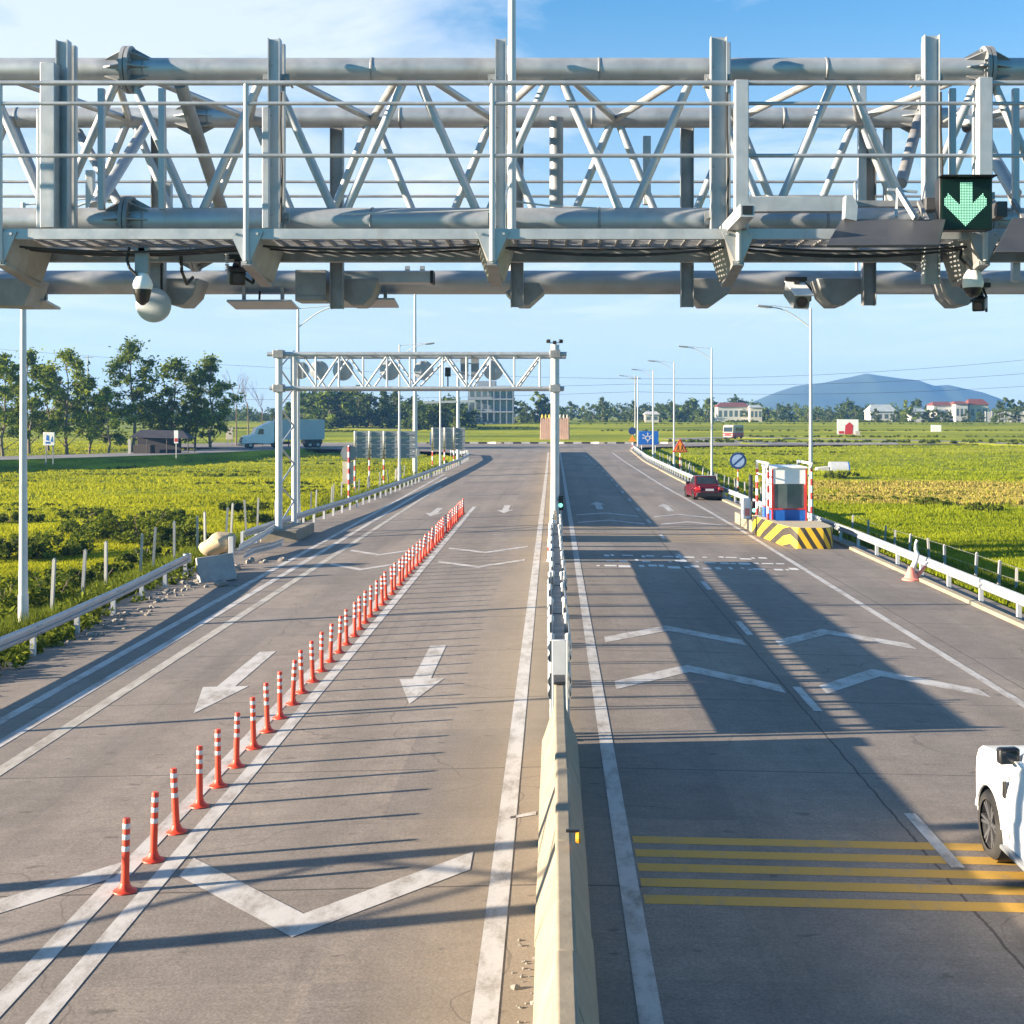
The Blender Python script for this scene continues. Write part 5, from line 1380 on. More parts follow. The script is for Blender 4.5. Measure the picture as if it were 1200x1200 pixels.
# billboards and small boards in the fields
def board(name,label,x0,x1,y0,y1,d,mat,cat='billboard',legs=True,art=None):
    c=at((x0+x1)/2,(y0+y1)/2,d); w=(x1-x0)*d/F; h_=(y1-y0)*d/F; g=gh(c.x,d)
    A=thing(name,label,cat,(c.x,d,g))
    b=MB(); b.bb((c.x-w/2,d-.08,c.z-h_/2),(c.x+w/2,d+.08,c.z+h_/2)); b.build('panel',mat,A,.02)
    if legs:
        for s in (-.32,.32):
            b=MB(); b.bb((c.x+s*w-.06,d+.09,max(g,-.45)-.15),(c.x+s*w+.06,d+.2,c.z+h_*.4)); b.build('leg',M['galv_old'],A)
    if art: art(A,c,w,h_,d)
    return A
def art_red(A,c,w,h_,d):
    b=MB(); b.prism([(c.x-.15*w,c.z-.5*h_),(c.x+.22*w,c.z-.5*h_),(c.x+.25*w,c.z+.1*h_),(c.x+.08*w,c.z+.32*h_),(c.x-.12*w,c.z+.1*h_)],d-.1,d-.083,'y'); b.bb((c.x-.42*w,d-.1,c.z-.46*h_),(c.x-.18*w,d-.083,c.z-.28*h_)); b.build('red_shape',M['red'],A)
board('billboard','white billboard with a red shape in the right field beyond the booth',981,1006,491.5,509,285,M['white'],art=art_red)
board('small_board','small cream board beside the billboard with a red shape',1002,1008,505,513,284,M['cream'],'board')
board('small_board','small white board far out in the right field',1091,1103,498,506,330,M['white'],'board')
def art_blue(A,c,w,h_,d):
    b=MB(); b.prism([(c.x-.25*w,c.z-.1*h_),(c.x+.0*w,c.z-.15*h_),(c.x-.02*w,c.z+.25*h_),(c.x-.2*w,c.z+.3*h_)],d-.1,d-.083,'y'); b.bb((c.x-.3*w,d-.1,c.z-.36*h_),(c.x+.1*w,d-.083,c.z-.22*h_)); b.prism([(c.x+.15*w,c.z-.2*h_),(c.x+.35*w,c.z-.25*h_),(c.x+.3*w,c.z+.2*h_)],d-.1,d-.083,'y'); b.build('blue_shapes',M['blue'],A)
board('notice_board','white notice board with blue shapes beside the left side road',51,64,506.5,522,150,M['truck_blue'],'notice board',art=art_blue)
board('small_board','small cream board by the side road in front of the semi truck',265,273,501,515,214,M['cream'],'board')
# post with red and white sign by the hut
d=163; c=at(206.5,513,d); A=thing('marker_sign','narrow red and white sign on a post in front of the dark hut','road sign',(c.x,d,0))
b=MB(); b.bb((c.x-.25,d-.03,c.z-.7),(c.x+.25,d+.03,c.z+.9)); b.build('panel',M['white'],A,.01)
b=MB(); b.bb((c.x-.2,d-.045,c.z-.5),(c.x+.2,d-.03,c.z-.05)); b.build('red_patch',M['red'],A)
b=MB(); b.tube((c.x,d+.05,-.3),(c.x,d+.05,c.z+.8),.06,n=8); b.build('pole',M['galv_old'],A)
# big sign boards seen from behind
def back_board(label,x0,x1,y0,y1,d,posts,zpost):
    A=thing('sign_board',label,'sign board',(xat((x0+x1)/2,d),d,-.8)); a=at(x0,y1,d); c=at(x1,y0,d)
    b=MB(); n=4; hgt=(c.z-a.z)
    for k in range(n):
        b.bb((a.x,d-.02,a.z+hgt*k/n+.01),(c.x,d+.02,a.z+hgt*(k+1)/n-.01)); b.bb((a.x,d-.07,a.z+hgt*(k+.5)/n-.03),(c.x,d-.02,a.z+hgt*(k+.5)/n+.03))
    b.build('panel',M['plate'],A)
    for px in posts:
        X=xat(px,d); g=gh(X,d)
        b=MB(); z=g-.2;k=0
        while z<a.z:
            zz=min(z+.45,a.z); b.mi=k%2; b.tube((X,d-.12,z),(X,d-.12,zz),.07,n=10,caps=False); z=zz;k+=1
        b.mi=1; b.tube((X,d-.12,a.z),(X,d-.12,c.z),.07,n=10); b.build('post',[M['red'],M['white']],A)
back_board('long grey back of a large sign board on striped posts left of the white mast',415,487,505,537,112,(416,433,450,467.5),0)
back_board('grey back of a large sign board on striped posts right of the white mast',505,545,501,527,140,(507,521,532),0)
d=84; A=thing('round_sign','grey sign back above a white plate on one striped post, left field','road sign',(xat(408,d),d,-.9)); c=at(409,531,d)
b=MB(); b.lathe([(.001,-.02),(.55,-.02),(.55,.02),(.001,.02)],c,'y',8); b.build('plate',M['plate'],A)
b=MB(); a=at(401.5,567,d); e=at(414.5,541,d); b.bb((a.x,d-.02,a.z),(e.x,d+.02,e.z)); b.build('lower_plate',M['cream'],A,.008)
banded_pole(A,c.x,d-.08,gh(c.x,d)-.2,c.z+.5,.06)

# ================================================================ hut, tarp, monument, buildings
p=flat(190,529,.0); d=172; X=xat(191,d); g=-.25
A=thing('roadside_hut','dark open roadside hut with a sagging tarpaulin roof under the left trees','hut',(X,d,g))
b=MB(); w=3.9
v=[(X-w,d-1.8,2.15),(X+w,d-1.8,2.0),(X+w,d+1.8,2.0),(X-w,d+1.8,2.15),(X-w+1.0,d,3.15),(X+w-1.3,d,3.0),(X-.5,d-.9,2.5)]
b._add(v,[(0,1,6),(0,6,4),(1,5,6),(4,6,5),(1,2,5),(2,3,4,5),(3,0,4),(0,3,2,1)]); b.build('roof',M['tarp_dark'],A)
for sx in (-.97,-.4,.25,.95):
    for sy in (-1.6,1.6):
        b=MB(); b.tube((X+sx*w,d+sy,g-.2),(X+sx*w,d+sy,2.15),.07,n=8); b.build('post',M['wood'],A)
b=MB(); b.bb((X-w+.2,d+1.5,g),(X+w*.5,d+1.6,2.05)); b.build('back_wall',M['tarp_dark'],A)
b=MB(); b.bb((X-w+.3,d-1.0,g),(X-w*.35,d+1.,1.15)); b.build('counter',M['wood'],A)
b=MB(); b.bb((X-w-.12,d-1.75,g-.1),(X-w+.25,d-1.5,1.9)); b.build('door_cloth',M['cream'],A)
# striped shelter / tarp tunnel in the right field
d=150; c=at(985,541,d); g=gh(c.x,d)
A=thing('tarp_tunnel','low rounded white tarpaulin tunnel with blue end in the right field','tarpaulin',(c.x,d,g))
b=MB(); n=10; r=.75; L0,L1=xat(972,d),xat(993,d)
pr=[(d+r*1.2*math.cos(math.pi*i/n),g-.05+r*1.5*math.sin(math.pi*i/n)) for i in range(n+1)]
b.prism(pr,L0,L1-.02,'x'); b.build('cover',M['steel_white'],A)
b=MB(); pr2=[(y,z) for y,z in pr]; b.prism(pr2,L1-.02,L1+.12,'x'); b.build('end',M['blue'],A)
b=MB(); b.prism([(xat(955,d),g),(xat(971,d),g),(xat(970,d),g+.55),(xat(957,d),g+.42)],d-.6,d+.6,'y'); tag(b.build('white_sheet',M['wall_white'],bevel=.05),'low pale sheet lying left of the white tarpaulin tunnel','sheet')
# monument
d=262.; g=gh(0,d)
A=thing('monument','pair of tall pink stone slabs with pale flame-like tops beyond the junction','monument',(xat(650,d),d,g))
for x0,x1,mir in ((633.5,646,1),(654.5,667,-1)):
    a,e=xat(x0,d),xat(x1,d); zt_=zat(489.5,d)
    b=MB(); 
    for k in range(5):
        u0=a+(e-a)*k/5; u1=a+(e-a)*(k+.82)/5; b.prism([(u0-.04,g-.2),(u1+.04,g-.2),(u1,zt_-.2*((k*3)%4)*.5),(u0,zt_-.1*(k%3))],d-.35-.06*k,d+.35,'y')
    b.prism([(a-.12,g-.2),(e+.12,g-.2),(e+.02,zt_-1.),(a-.02,zt_-1.)],d-.28,d+.28,'y')
    b.build('slab',M['pink'],A,.04)
    for k in range(3):
        u=a+(e-a)*(k+.5)/3; b=MB(); b.lathe([(.001,0),(.16,.02),(.24,.35),(.15,.75),(.001,1.0)],(u,d,zt_-.25),'z',10); b.build('finial',M['yellow'] if mir>0 else M['cream'],A)
# four-storey building behind the far gantry
d=430.; g=gh(-20,d); xa,xb_=xat(548,d),xat(602,d); zt_=zat(452,d)
A=thing('office_building','grey white three-storey building with open columned floors behind the far gantry','building',((xa+xb_)/2,d,g))
b=MB(); b.bb((xa+.4,d+1.8,g-.5),(xb_-.2,d+12,zt_)); b.build('core',M['wall_grey'],A)
nf=3; fh=(zt_-g)/nf
for k in range(1,nf+1):
    b=MB(); b.bb((xa,d-.1,g+k*fh-.45),(xb_,d+12.2,g+k*fh)); b.build('floor_slab',M['wall_grey'],A)
for i in range(8):
    X=xa+.25+(xb_-xa-.5)*i/7; b=MB(); b.bb((X-.16,d,g-.3),(X+.16,d+.35,zt_-.45)); b.build('column',M['wall_grey'],A)
for k in range(nf):
    for i in range(7):
        X=xa+.25+(xb_-xa-.5)*(i+.5)/7; b=MB(); b.bb((X-.62,d+1.75,g+k*fh+.7),(X+.62,d+1.8,g+k*fh+fh-.9)); b.build('window',M['pane'],A)
b=MB(); b.bb((xa+3,d+2,zt_),(xb_-6,d+8,zt_+1.6)); b.build('roof_block',M['wall_grey'],A)
# houses along the far edge of the right field
def house(label,x0,x1,ytop,yeave,d,wall,roof,depth=9,wins=4,name='house'):
    g=gh(xat(x0,d),d)-.2; a,e=xat(x0,d),xat(x1,d); ze=zat(yeave,d); zr=zat(ytop,d)
    A=thing(name,label,'house',((a+e)/2,d,g))
    b=MB(); b.bb((a,d,g-.5),(e,d+depth,ze)); b.build('wall',wall,A)
    b=MB(); o=.5; b._add([(a-o,d-o,ze-.05),(e+o,d-o,ze-.05),(e+o,d+depth+o,ze-.05),(a-o,d+depth+o,ze-.05),(a+(e-a)*.12,d+depth/2,zr),(e-(e-a)*.12,d+depth/2,zr)],[(0,1,5,4),(1,2,5),(2,3,4,5),(3,0,4),(0,3,2,1)]); b.build('roof',roof,A)
    for i in range(wins):
        X=a+(e-a)*(i+.5)/wins; hw=min(.8,(e-a)/wins*.3); b=MB(); b.bb((X-hw,d-.03,g+(ze-g)*.35),(X+hw,d+.05,g+(ze-g)*.75)); b.build('window',M['pane'],A)
    return A
house('long white house with dark red roof among the far trees right of the lamp poles',841,878,471.5,476.5,505,M['wall_white'],M['roof_red'],9,6)
house('small cream house with pale roof beside the long red roofed house',879,893,474.5,477.5,500,M['cream'],M['roof_grey'],8,3)
house('wide pale grey metal roofed shed below the blue hill',1020,1050,474,482,485,M['wall_white'],M['roof_grey'],9,4,'shed')
house('white house with brown red roof right of the grey shed',1094,1118,470.5,475,505,M['wall_white'],M['roof_red'],9,4)
house('tall white house with red roof under the right slope of the hill',1120,1134,470,473.5,500,M['wall_white'],M['roof_red'],9,3)
house('cream house with the highest red pointed roof at far right',1136,1158,467.5,474,505,M['cream'],M['roof_red'],8,3)
house('small low white house with grey roof in front of the far right trees',1068,1084,478.5,482,478,M['wall_white'],M['roof_grey'],6,3)
house('tiny white square house between the far right trees',1098,1107,479,481,475,M['wall_white'],M['roof_grey'],6,2)
house('small pale house with white roof among trees behind the blue sign',756,772,482,485.5,470,M['cream'],M['wall_white'],6,2)
d=470; a,e=xat(1155,d),xat(1215,d); g=gh(a,d); b=MB(); b.bb((a,d,g-.3),(e,d+.25,zat(482.5,d)))
for i in range(9): b.bb((a+(e-a)*i/8-.15,d-.08,g-.3),(a+(e-a)*i/8+.15,d+.33,zat(482,d)))
tag(b.build('garden_wall',M['wall_white']),'long low white wall at the far right below the trees','wall')

# ================================================================ power lines
def pole_far(x,ytop,d,label):
    X=xat(x,d); g=gh(X,d); A=thing('utility_pole',label,'utility pole',(X,d,g))
    b=MB(); b.tube((X,d,g-.5),(X,d,zat(ytop,d)),.2,.12,10); b.build('pole',M['concrete_grey'],A)
    b=MB(); b.bb((X-1.3,d-.08,zat(ytop,d)-.7),(X+1.3,d+.08,zat(ytop,d)-.55)); b.build('crossarm',M['galv_old'],A)
pole_far(744.5,440,300,'concrete utility pole rising above the trees left of the right lamp poles')
pole_far(103,416,330,'thin utility pole standing among the left trees')
def wire(pts,label,sag=1.6):
    b=MB(); P=[Vector(p) for p in pts]
    for a,c in zip(P[:-1],P[1:]):
        q=[a.lerp(c,i/10)-Vector((0,0,sag*4*(i/10)*(1-i/10))) for i in range(11)]; b.path(q,.035,5)
    tag(b.build('power_line',M['cable']),label,'power line','power lines strung over the fields')
for y0,y1,y2,lab in ((404,440,418,'highest'),(446,446,436,'middle'),(462,455,452,'lowest')):
    wire([at(-60,y0,340),at(744.5,y1+4,300),at(1290,y2-6,300)],'thin dark power line crossing the sky above the fields, %s of the three'%lab)
# ================================================================ vegetation
def rand_unit(n,rg):
    v=rg.normal(size=(n,3)); return v/np.linalg.norm(v,axis=1,keepdims=True)
def leaf_faces(C,size,rg,flat=0.):
    """one small leaf-shaped quad at each centre, turned at random"""
    n=len(C); u=rand_unit(n,rg); w=rand_unit(n,rg)
    if flat: u[:,2]*=(1-flat); u/=np.linalg.norm(u,axis=1,keepdims=True)
    w-= (w*u).sum(1,keepdims=True)*u; w/=np.linalg.norm(w,axis=1,keepdims=True)
    s=(size*(.6+.8*rg.random(n)))[:,None]
    V=np.stack([C-u*s,C-w*s*.45+u*s*.1,C+u*s,C+w*s*.45-u*s*.1],1).reshape(-1,3)
    Fc=np.arange(4*n).reshape(n,4)
    return V,Fc
def np_mesh(name,V,Fc,mat,parent=None):
    me=bpy.data.meshes.new(name); n=len(V); k=Fc.shape[1]; m=len(Fc)
    me.vertices.add(n); me.vertices.foreach_set('co',V.astype(np.float32).ravel())
    me.loops.add(m*k); me.loops.foreach_set('vertex_index',Fc.astype(np.int32).ravel())
    me.polygons.add(m); me.polygons.foreach_set('loop_start',np.arange(0,m*k,k,dtype=np.int32))
    me.update(calc_edges=True); me.validate()
    me.materials.append(mat); o=bpy.data.objects.new(name,me); COL.objects.link(o)
    if parent is not None: o.parent=parent
    return o
def clump(c,r,n,rg,sq=.75,soft=False):
    """leaf centres crowded towards the skin of a lumpy ellipsoid"""
    d=rand_unit(n,rg); rad=r*(rg.random(n)**.45)[:,None]
    if soft: rad=r*np.minimum(np.abs(rg.normal(size=n))*.62,1.5)[:,None]
    wob=1+.25*np.sin(d[:,:1]*5+c[0])*np.sin(d[:,1:2]*4+c[2])
    return np.array(c)[None]+d*rad*wob*np.array([1,1,sq])[None]
def tree(label,loc,h,w,seed,mat,group,leaf=.30,cat='tree',lo=.30,n_cl=26,per=110,name='tree'):
    rg=np.random.default_rng(seed); rn=random.Random(seed)
    A=thing(name,label,cat,loc,group)
    b=MB(); r0=.028*h*.5+.05
    # leaning trunk in three pieces, then limbs out to every clump
    pts=[Vector((0,0,-.4))]; 
    for k in range(1,6): pts.append(Vector((rn.uniform(-.03,.03)*h,rn.uniform(-.03,.03)*h,h*.9*k/5)))
    for k in range(5): b.tube(pts[k],pts[k+1],r0*(1-k*.17),r0*(1-(k+1)*.17),8)
    Cs=[]
    for i in range(n_cl):
        t=lo+(1-lo)*(i+.5)/n_cl; a=rn.uniform(0,6.28)
        env=w/2*(.45+.75*math.sin(math.pi*min(1,(t-lo)/(1-lo)*.85+.18)))*rn.uniform(.35,1.)
        if t>.9: env*=.35
        c=Vector((math.cos(a)*env,math.sin(a)*env,h*t*rn.uniform(.95,1.0)))
        r=w*rn.uniform(.11,.21)
        Cs.append(clump(c,r,int(per*rn.uniform(.6,1.3)),rg,rn.uniform(.6,.85),True))
        kk=min(4,int(max(0,(t-.12)/.9*5))); base=pts[kk].lerp(pts[kk+1],.5)
        if rn.random()<.8: b.tube(base,c,r0*.28,r0*.08,5,False)
    b.build('trunk',M['bark'],A,world=False)
    V,Fc=leaf_faces(np.concatenate(Cs),leaf,rg,.2); np_mesh('crown',V,Fc,mat,A)
    return A
GT='trees in the row beyond the left side road'
spec=[(4,416,58,180,'tall dark tree cut by the left edge of the picture'),(34,411,52,192,'tall tree rising right behind the near left lamp pole'),(79,411,62,188,'dense dark tree behind the notice board'),
(104,446,36,196,'narrow lower tree right of the tree behind the notice board'),(126,452,44,184,'short dense dark tree between the two tall trees'),(155,397,60,190,'tallest tree of the left row with sky between its leaves'),(203,420,66,196,'broad bright tree behind the dark hut'),(247,418,52,197,'last full tree of the left row near the semi truck'),(57,430,46,200,'thin tree half hidden behind the dense dark one'),(-35,420,60,185,'tree just outside the left edge'),(179,470,40,199,'low bushy tree behind the hut'),(228,462,42,201,'low bushy tree between the last two trees of the row')]
for i,(x,yt,wp,d,lab) in enumerate(spec):
    X=xat(x,d); g=gh(X,d); h_=zat(yt,d)-g
    tree(lab,(X,d,g),h_,wp*d/F*1.05,100+i,M['leaf'] if i not in (6,5) else M['leaf_pale'],GT,.27,lo=.22 if yt>405 else .30,n_cl=34 if wp>45 else 24,per=210)
# leafless trees
for i,(x,yt,lab) in enumerate(((277,437,'bare leafless tree standing left of the semi truck'),(291,444,'bare leafless tree directly above the cab of the semi truck'),(307,455,'small bare tree above the trailer of the semi truck'))):
    d=214; X=xat(x,d); g=gh(X,d); h_=zat(yt,d)-g; rn=random.Random(40+i)
    A=thing('bare_tree',lab,'tree',(X,d,g),'leafless trees near the truck')
    def grow(b,p,dr,L,r,lev):
        q=p+dr*L; b.tube(p,q,r,r*.62,6,False)
        if lev==0: return
        for k in range(3 if lev>1 else 2):
            nd=(dr+Vector((rn.uniform(-.6,.6),rn.uniform(-.6,.6),rn.uniform(.0,.45)))).normalized(); grow(b,p.lerp(q,rn.uniform(.55,1.)),nd,L*rn.uniform(.5,.75),r*.55,lev-1)
    b=MB(); b.tube((0,0,-.4),(0,0,h_*.35),.14,.11,8); b.build('trunk',M['bark'],A,world=False)
    b=MB(); grow(b,Vector((0,0,h_*.33)),Vector((rn.uniform(-.1,.1),0,1)).normalized(),h_*.34,.09,4); b.build('branches',M['bark'],A,world=False)
# far rows of trees: five kinds, copied
prot=[]
kinds=[('round dark tree in the far row of trees',8,6.4,M['leaf_far']),('tall narrow tree in the far row of trees',10,4.2,M['leaf']),('pale bushy tree in the far row of trees',6.4,6.0,M['leaf_pale']),('broad low tree in the far row of trees',6.0,8.0,M['leaf_far']),('open airy tree in the far row of trees',9,5.5,M['leaf_far'])]
rn=random.Random(77)
def far_tree(k,x,ytop,d,i,label=None):
    lab,h0,w0,mat=kinds[k]; X=xat(x,d); g=gh(X,d)-.2; h_=max(3.,zat(ytop,d)-g); s=h_/h0
    gname='far trees, '+lab.split(' tree')[0]
    if prot[k] is None:
        prot[k]=tree(label or lab,(X,d,g),h0,w0,500+k,mat,gname,.42,lo=.10,n_cl=20,per=85,name='far_tree'); o=prot[k]
    else: o=dup(prot[k],(X,d,g),label or lab)
    o.scale=(s*rn.uniform(.9,1.25),s*1.1,s); o.rotation_euler=(0,0,rn.uniform(0,6.28))
prot=[None]*5
i=0
x=352
while x<545:
    d=rn.uniform(345,420); far_tree(rn.choice((0,0,2,3,4)),x,rn.uniform(457,474) if x<480 else rn.uniform(466,476),d,i); x+=rn.uniform(9,15); i+=1
for x,y,k in ((405,455,1),(418,452,1),(462,459,4),(388,462,4)): far_tree(k,x,y,380,i)
x=604
while x<1215:
    d=rn.uniform(500,590) if x>645 else rn.uniform(440,470)
    yt=rn.uniform(466,477) if x<860 else rn.uniform(470,480)
    if 1010<x<1145: yt+=3
    far_tree(rn.choice((0,0,1,2,3,4)),x,yt,d,i); x+=rn.uniform(9,17); i+=1
x=985
while x<1215:
    far_tree(rn.choice((0,2,3,4)),x,rn.uniform(477.5,483),rn.uniform(462,472),i); x+=rn.uniform(13,24); i+=1
for x,y,k in ((630,459,1),(638,462,1),(1062,469,1),(1075,468,0),(1187,468,1),(1170,470,4),(706,466,4),(1178,466,1),(1196,470,0)): far_tree(k,x,y,520,i)
x=-5
while x<345:
    far_tree(rn.choice((0,2,3,4)),x,rn.uniform(474,484),rn.uniform(420,520),i); x+=rn.uniform(12,20); i+=1
# the wood behind them, one mass
def wood(x0,x1,yt0,yt1,d,n,seed,label,leaf=.55,mat='leaf_far'):
    rg=np.random.default_rng(seed); Cs=[]
    for _ in range(n):
        px=rg.uniform(x0,x1); dd=d+rg.uniform(-12,40); X=xat(px,dd); g=gh(X,dd); top=zat(rg.uniform(yt0,yt1),dd); r=rg.uniform(1.2,2.6)
        z=g+(max(top-g,2)-r*.5)*rg.uniform(.15,1.)
        Cs.append(clump((X,dd,z),r,50,rg,.8))
    V,Fc=leaf_faces(np.concatenate(Cs),leaf,rg,.2); stuff(np_mesh('distant_wood',V,Fc,M[mat]),label,'wood')
wood(640,1260,471,482,600,620,1,'distant dark wood closing the fields under the blue hill')
wood(340,560,464,482,440,300,2,'distant wood behind the left sign boards and the truck')
wood(-40,345,476,486,560,330,3,'distant low wood behind the left row of trees')
# hedges at the foot of the woods (dark strip) 
def hedge(x0,x1,d,h_,n,seed,label,mat='shrub',dd=6,ls=.32):
    rg=np.random.default_rng(seed); Cs=[]
    for _ in range(n):
        X=xat(rg.uniform(x0,x1),d); y=d+rg.uniform(-dd,dd); Cs.append(clump((X,y,gh(X,y)+h_*.35*rg.random()),h_*rg.uniform(.4,.75),45,rg,.7))
    V,Fc=leaf_faces(np.concatenate(Cs),ls,rg,.2); stuff(np_mesh('hedge',V,Fc,M[mat]),label,'hedge')
hedge(560,1260,478,1.3,330,11,'dark low hedge along the far edge of the fields')
hedge(780,1260,232,.75,160,12,'dark weeds on the near bank of the cross road on the right',dd=8)
# ---------------------------------------------------------------- shrubs
SH=None
def shrub(label,X,Y,w,h_,seed,mat='shrub',group='wild shrubs in the left field'):
    rg=np.random.default_rng(seed); rn_=random.Random(seed); g=gh(X,Y)
    A=thing('shrub',label,'shrub',(X,Y,g),group); Cs=[]
    for _ in range(int(16+w*4)):
        a=rn_.uniform(0,6.28); q=rn_.random()**.6; Cs.append(clump((math.cos(a)*w/2*q,math.sin(a)*w/2*q,h_*(.15+.7*rn_.random()*(1-.5*q))),h_*rn_.uniform(.18,.34),70,rg,.8))
    b=MB()
    for _ in range(7): b.tube((rn_.uniform(-.2,.2),rn_.uniform(-.2,.2),-.1),(rn_.uniform(-w*.3,w*.3),rn_.uniform(-w*.3,w*.3),h_*.7),.025,.01,5,False)
    b.build('stems',M['bark'],A,world=False)
    V,Fc=leaf_faces(np.concatenate(Cs),.11,rg,.1); np_mesh('foliage',V,Fc,M[mat],A)
for j,(x,y,w,h_,lab) in enumerate(((160,632,6.0,2.1,'largest dark shrub in the left field above the fence posts'),(115,628,4.2,1.4,'low shrub left of the largest dark shrub'),(200,640,3.4,1.2,'shrub between the largest dark shrub and the sack'),(40,652,4.5,1.3,'dark shrub right beside the near left lamp pole'),(-12,655,4.5,1.4,'dark shrub at the left edge behind the lamp pole'),(75,690,3.2,.9,'low shrub behind the left guardrail near the lamp pole'),(120,680,2.6,.8,'small shrub by the nearest fence posts on the left'),(238,642,2.2,.9,'small shrub behind the overturned block'),(10,612,4.5,.7,'far dark shrub at the left edge beyond the lamp pole'),(95,604,4.0,.55,'long shrub across the middle of the left field'),(185,606,3.6,.7,'dark shrub above the largest one'),(60,716,3.4,1.7,'leafy shrub leaning over the near left guardrail'),(8,745,3.8,2.0,'leafy shrub at the left edge under the lamp pole'),(170,662,2.6,1.1,'shrub between the fence posts and the guardrail end'),(285,600,3.0,.9,'shrub in the field left of the far gantry foot'),(305,612,2.6,.9,'small dark shrub beside the far gantry foot'))):
    d=(H+1.3)*F/(y-VY); shrub(lab,xat(x,d),d,w,h_,60+j,'shrub' if j%3 else 'weed')
for j,(x,y,w,h_,lab) in enumerate(((985,560,3.4,.9,'dark shrub patch right of the booth below the tarpaulin tunnel'),(1090,590,2.6,.6,'low shrub in the middle of the right field'),(1150,600,2.6,.6,'low shrub toward the right edge of the field'))):
    d=(H+1.3)*F/(y-VY); shrub(lab,xat(x,d),d,w,h_,90+j,'weed','wild shrubs in the right field')
# ---------------------------------------------------------------- grass
def tufts(name,n,side,y0,y1,seed,label,mats,hmin,hmax,xin=None,cat='grass',blades=6,bw=.05):
    rg=np.random.default_rng(seed); P=[]
    k=0
    while len(P)<n and k<n*4:
        k+=1
        yp=rg.uniform(y0,y1); d=(H+1.3)*F/(yp-VY); half=760*d/F
        if side<0: r=interp(XL,d)-.35; X=r-abs(rg.random())**1.0*max(1,(half-abs(r))) if xin is None else r-rg.uniform(*xin)
        else: r=interp(XR,d)+.35; X=r+rg.random()*max(1,(half-r)) if xin is None else r+rg.uniform(*xin)
        if name=='field_grass' and side>0 and 95+6*math.sin(X*.13)<d<127+5*math.sin(X*.09+1) and X>19+5*math.sin(d*.3) and rg.random()<.88: continue
        P.append((X,d))
    P=np.array(P); Z=np.array([gh(a,c) for a,c in P]); n=len(P)
    patch=.5+.5*np.sin(P[:,0]*.11+np.sin(P[:,1]*.11)*2)*np.sin(P[:,1]*.33+1.+.8*np.sin(P[:,0]*.05))
    V=[]
    sc=np.clip(P[:,1]/60,.7,1.9)
    for b_ in range(blades):
        a=rg.uniform(0,6.28,n); r=rg.uniform(0,.22,n)*sc; hh=rg.uniform(hmin,hmax,n)*(.30+.85*patch)
        cx=P[:,0]+np.cos(a)*r; cy=P[:,1]+np.sin(a)*r; o=rg.uniform(0,6.28,n); ww=bw*sc*rg.uniform(.6,1.3,n)
        lean=rg.uniform(.1,.55,n)*hh; la=rg.uniform(0,6.28,n)
        p0=np.stack([cx-np.cos(o)*ww,cy-np.sin(o)*ww,Z-.03],1); p1=np.stack([cx+np.cos(o)*ww,cy+np.sin(o)*ww,Z-.03],1)
        p2=np.stack([cx+np.cos(la)*lean,cy+np.sin(la)*lean,Z+hh],1)
        V.append(np.stack([p0,p1,p2],1))
    V=np.concatenate(V).reshape(-1,3,3)
    grp=rg.integers(0,len(mats),len(V)) if len(mats)>1 else np.zeros(len(V),int)
    for q,mname in enumerate(mats):
        S=V[grp==q].reshape(-1,3); stuff(np_mesh(name,S,np.arange(len(S)).reshape(-1,3),M[mname]),label,cat)
tufts('field_grass',60000,-1,527,790,1,'yellow green grass of the left field',['grass'],.13,.33)
tufts('field_grass',60000,1,524,760,2,'bright green rice of the right field',['grass_right'],.14,.33)
tufts('verge_weeds',6500,-1,575,860,3,'tall weeds along the back of the left guardrail',['weed'],.2,.75,(-.1,3.2),'weeds',7,.035)
tufts('verge_weeds',6500,1,545,760,4,'dark weeds on the shaded bank behind the right guardrail',['weed'],.15,.5,(0.,4.0),'weeds',7,.035)
tufts('dry_grass',14000,1,564,591,5,'dry straw coloured strip in the right field',['grass_dry'],.12,.30,(8,75),'grass',6,.06)
# dark ditch lines with rank weeds crossing the fields
rq=random.Random(31)
k_=0
for side,(xa,xb,ya,yb) in ((-1,(-20,420,540,620)),(1,(780,1230,524,610))):
    for j in range(17):
        yp=rq.uniform(ya,yb) if j%3 else rq.uniform(ya,ya+25); d=(H+1.3)*F/(yp-VY); x0=rq.uniform(xa,xb); wpx=rq.uniform(40,170)
        lim0,lim1=VX+(interp(XL,d)-1.5)*F/d,VX+(interp(XR,d)+1.5)*F/d
        a,c=x0-wpx/2,x0+wpx/2
        if side<0: c=min(c,lim0)
        else: a=max(a,lim1)
        if c-a<15: continue
        k_+=1; hedge(a,c,d,rq.uniform(.22,.42),int((c-a)*d/F*1.5)+6,200+k_,'rank dark weeds along a ditch in the %s field'%('left' if side<0 else 'right'),'weed' if j%2 else 'shrub',dd=rq.uniform(.4,1.3),ls=.13)
for j,(x0,x1,yp) in enumerate(((660,1230,503),(700,1230,507.5),(880,1230,512),(560,640,506),(-20,300,506),(330,420,508))):
    d=H*F/(yp-VY)*.95; hedge(x0,x1,min(d,440),.5,90,300+j,'low dark weeds in the far fields','weed',dd=3,ls=.25)
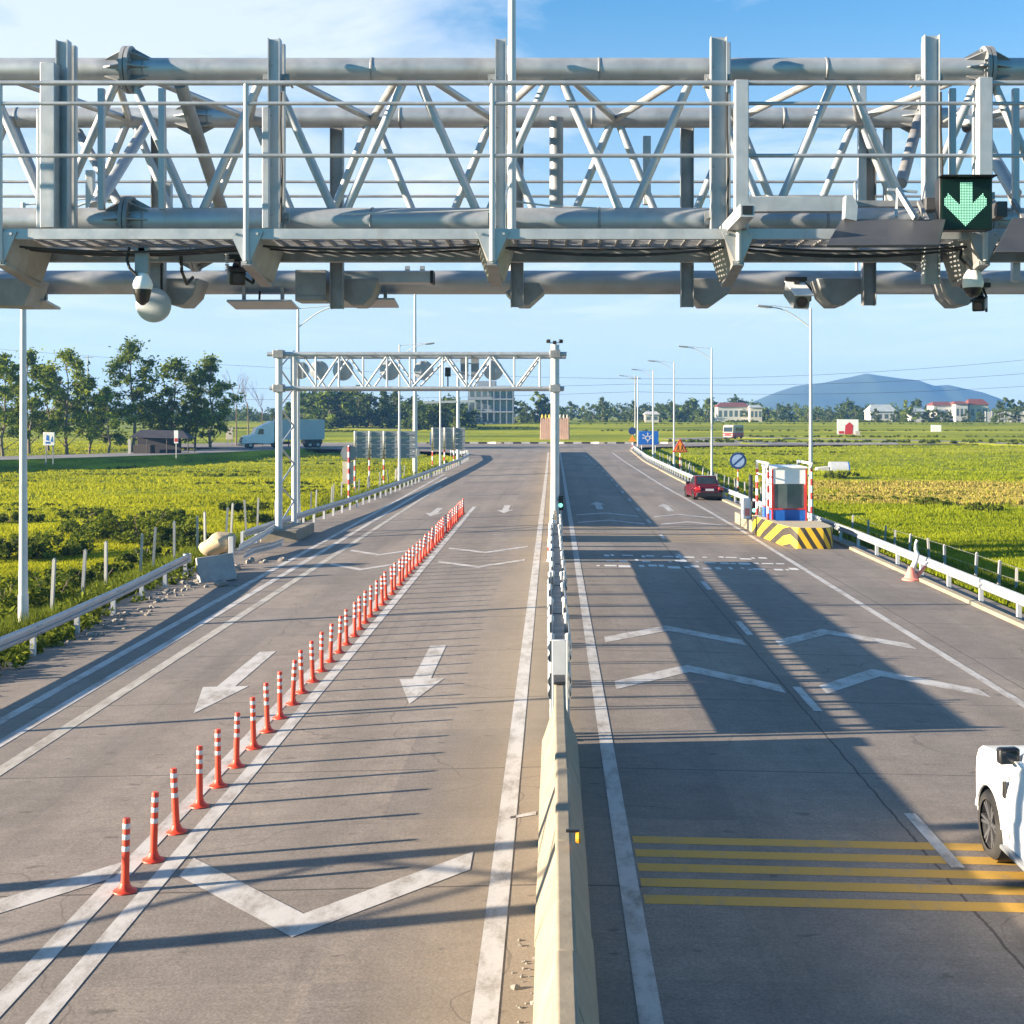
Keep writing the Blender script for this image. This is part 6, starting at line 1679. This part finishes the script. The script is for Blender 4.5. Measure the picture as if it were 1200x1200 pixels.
# leafy weeds pushing under the left guardrail
def leafy(n,seed,fx,label):
    rg=np.random.default_rng(seed); Cs=[]
    for _ in range(n):
        X,Y=fx(rg); Cs.append(clump((X,Y,max(gh(X,Y),road_z(X,Y)-.15 if abs(X)<12.6 else -9)+rg.uniform(.05,.35)),rg.uniform(.12,.35),34,rg,.9))
    V,Fc=leaf_faces(np.concatenate(Cs),.085,rg,.1); stuff(np_mesh('verge_weeds',V,Fc,M['weed']),label,'weeds')
leafy(260,21,lambda r:(-12.9+r.normal()*.55-(.0 if r.random()<.5 else 1.0),r.uniform(20,46)),'leafy weeds growing round the left guardrail posts')
leafy(90,23,lambda r:(-11.75-abs(r.normal())*.35,r.uniform(21,34)),'leafy weeds creeping onto the left shoulder under the guardrail')
leafy(140,22,lambda r:(13.3+abs(r.normal())*1.1,r.uniform(26,66)),'leafy creepers on the shaded bank behind the right guardrail')
leafy(70,24,lambda r:(-11.6+r.normal()*.5-.6,r.uniform(96,150)),'dry weeds along the far left guardrail')
# rubble on the left shoulder
def rubble(n,seed,fx,label,smin,smax):
    rn=random.Random(seed); b=MB()
    for _ in range(n):
        X,Y=fx(rn); s=rn.uniform(smin,smax)*(1 if rn.random()<.9 else 1.8); z=road_z(X,Y)+s*.25 if X>-12.6 else gh(X,Y)
        k=len(b.v); b.sphere((0,0,0),s,7,5,(rn.uniform(.8,1.3),rn.uniform(.7,1.1),rn.uniform(.5,.8)))
        for i in range(k,len(b.v)):
            v=Vector(b.v[i]); v*=1+.22*math.sin(v.x*31/s*.1+i*1.7); b.v[i]=tuple(v+Vector((X,Y,z)))
        for i in range(len(b.sm)): b.sm[i]=False
    stuff(b.build('rubble',M['stone']),label,'rubble')
rubble(90,5,lambda r:(-11.55+r.gauss(0,.28),r.uniform(31,43)),'broken stone rubble along the left shoulder under the guardrail',.025,.08)
rubble(34,6,lambda r:(-11.3+r.gauss(0,.45),r.uniform(41,48.5)),'larger rubble heaped round the overturned concrete block',.05,.15)
rubble(60,8,lambda r:(-.25+r.gauss(0,.07),r.uniform(8,13)),'small concrete chips lying along the foot of the median',.008,.022)
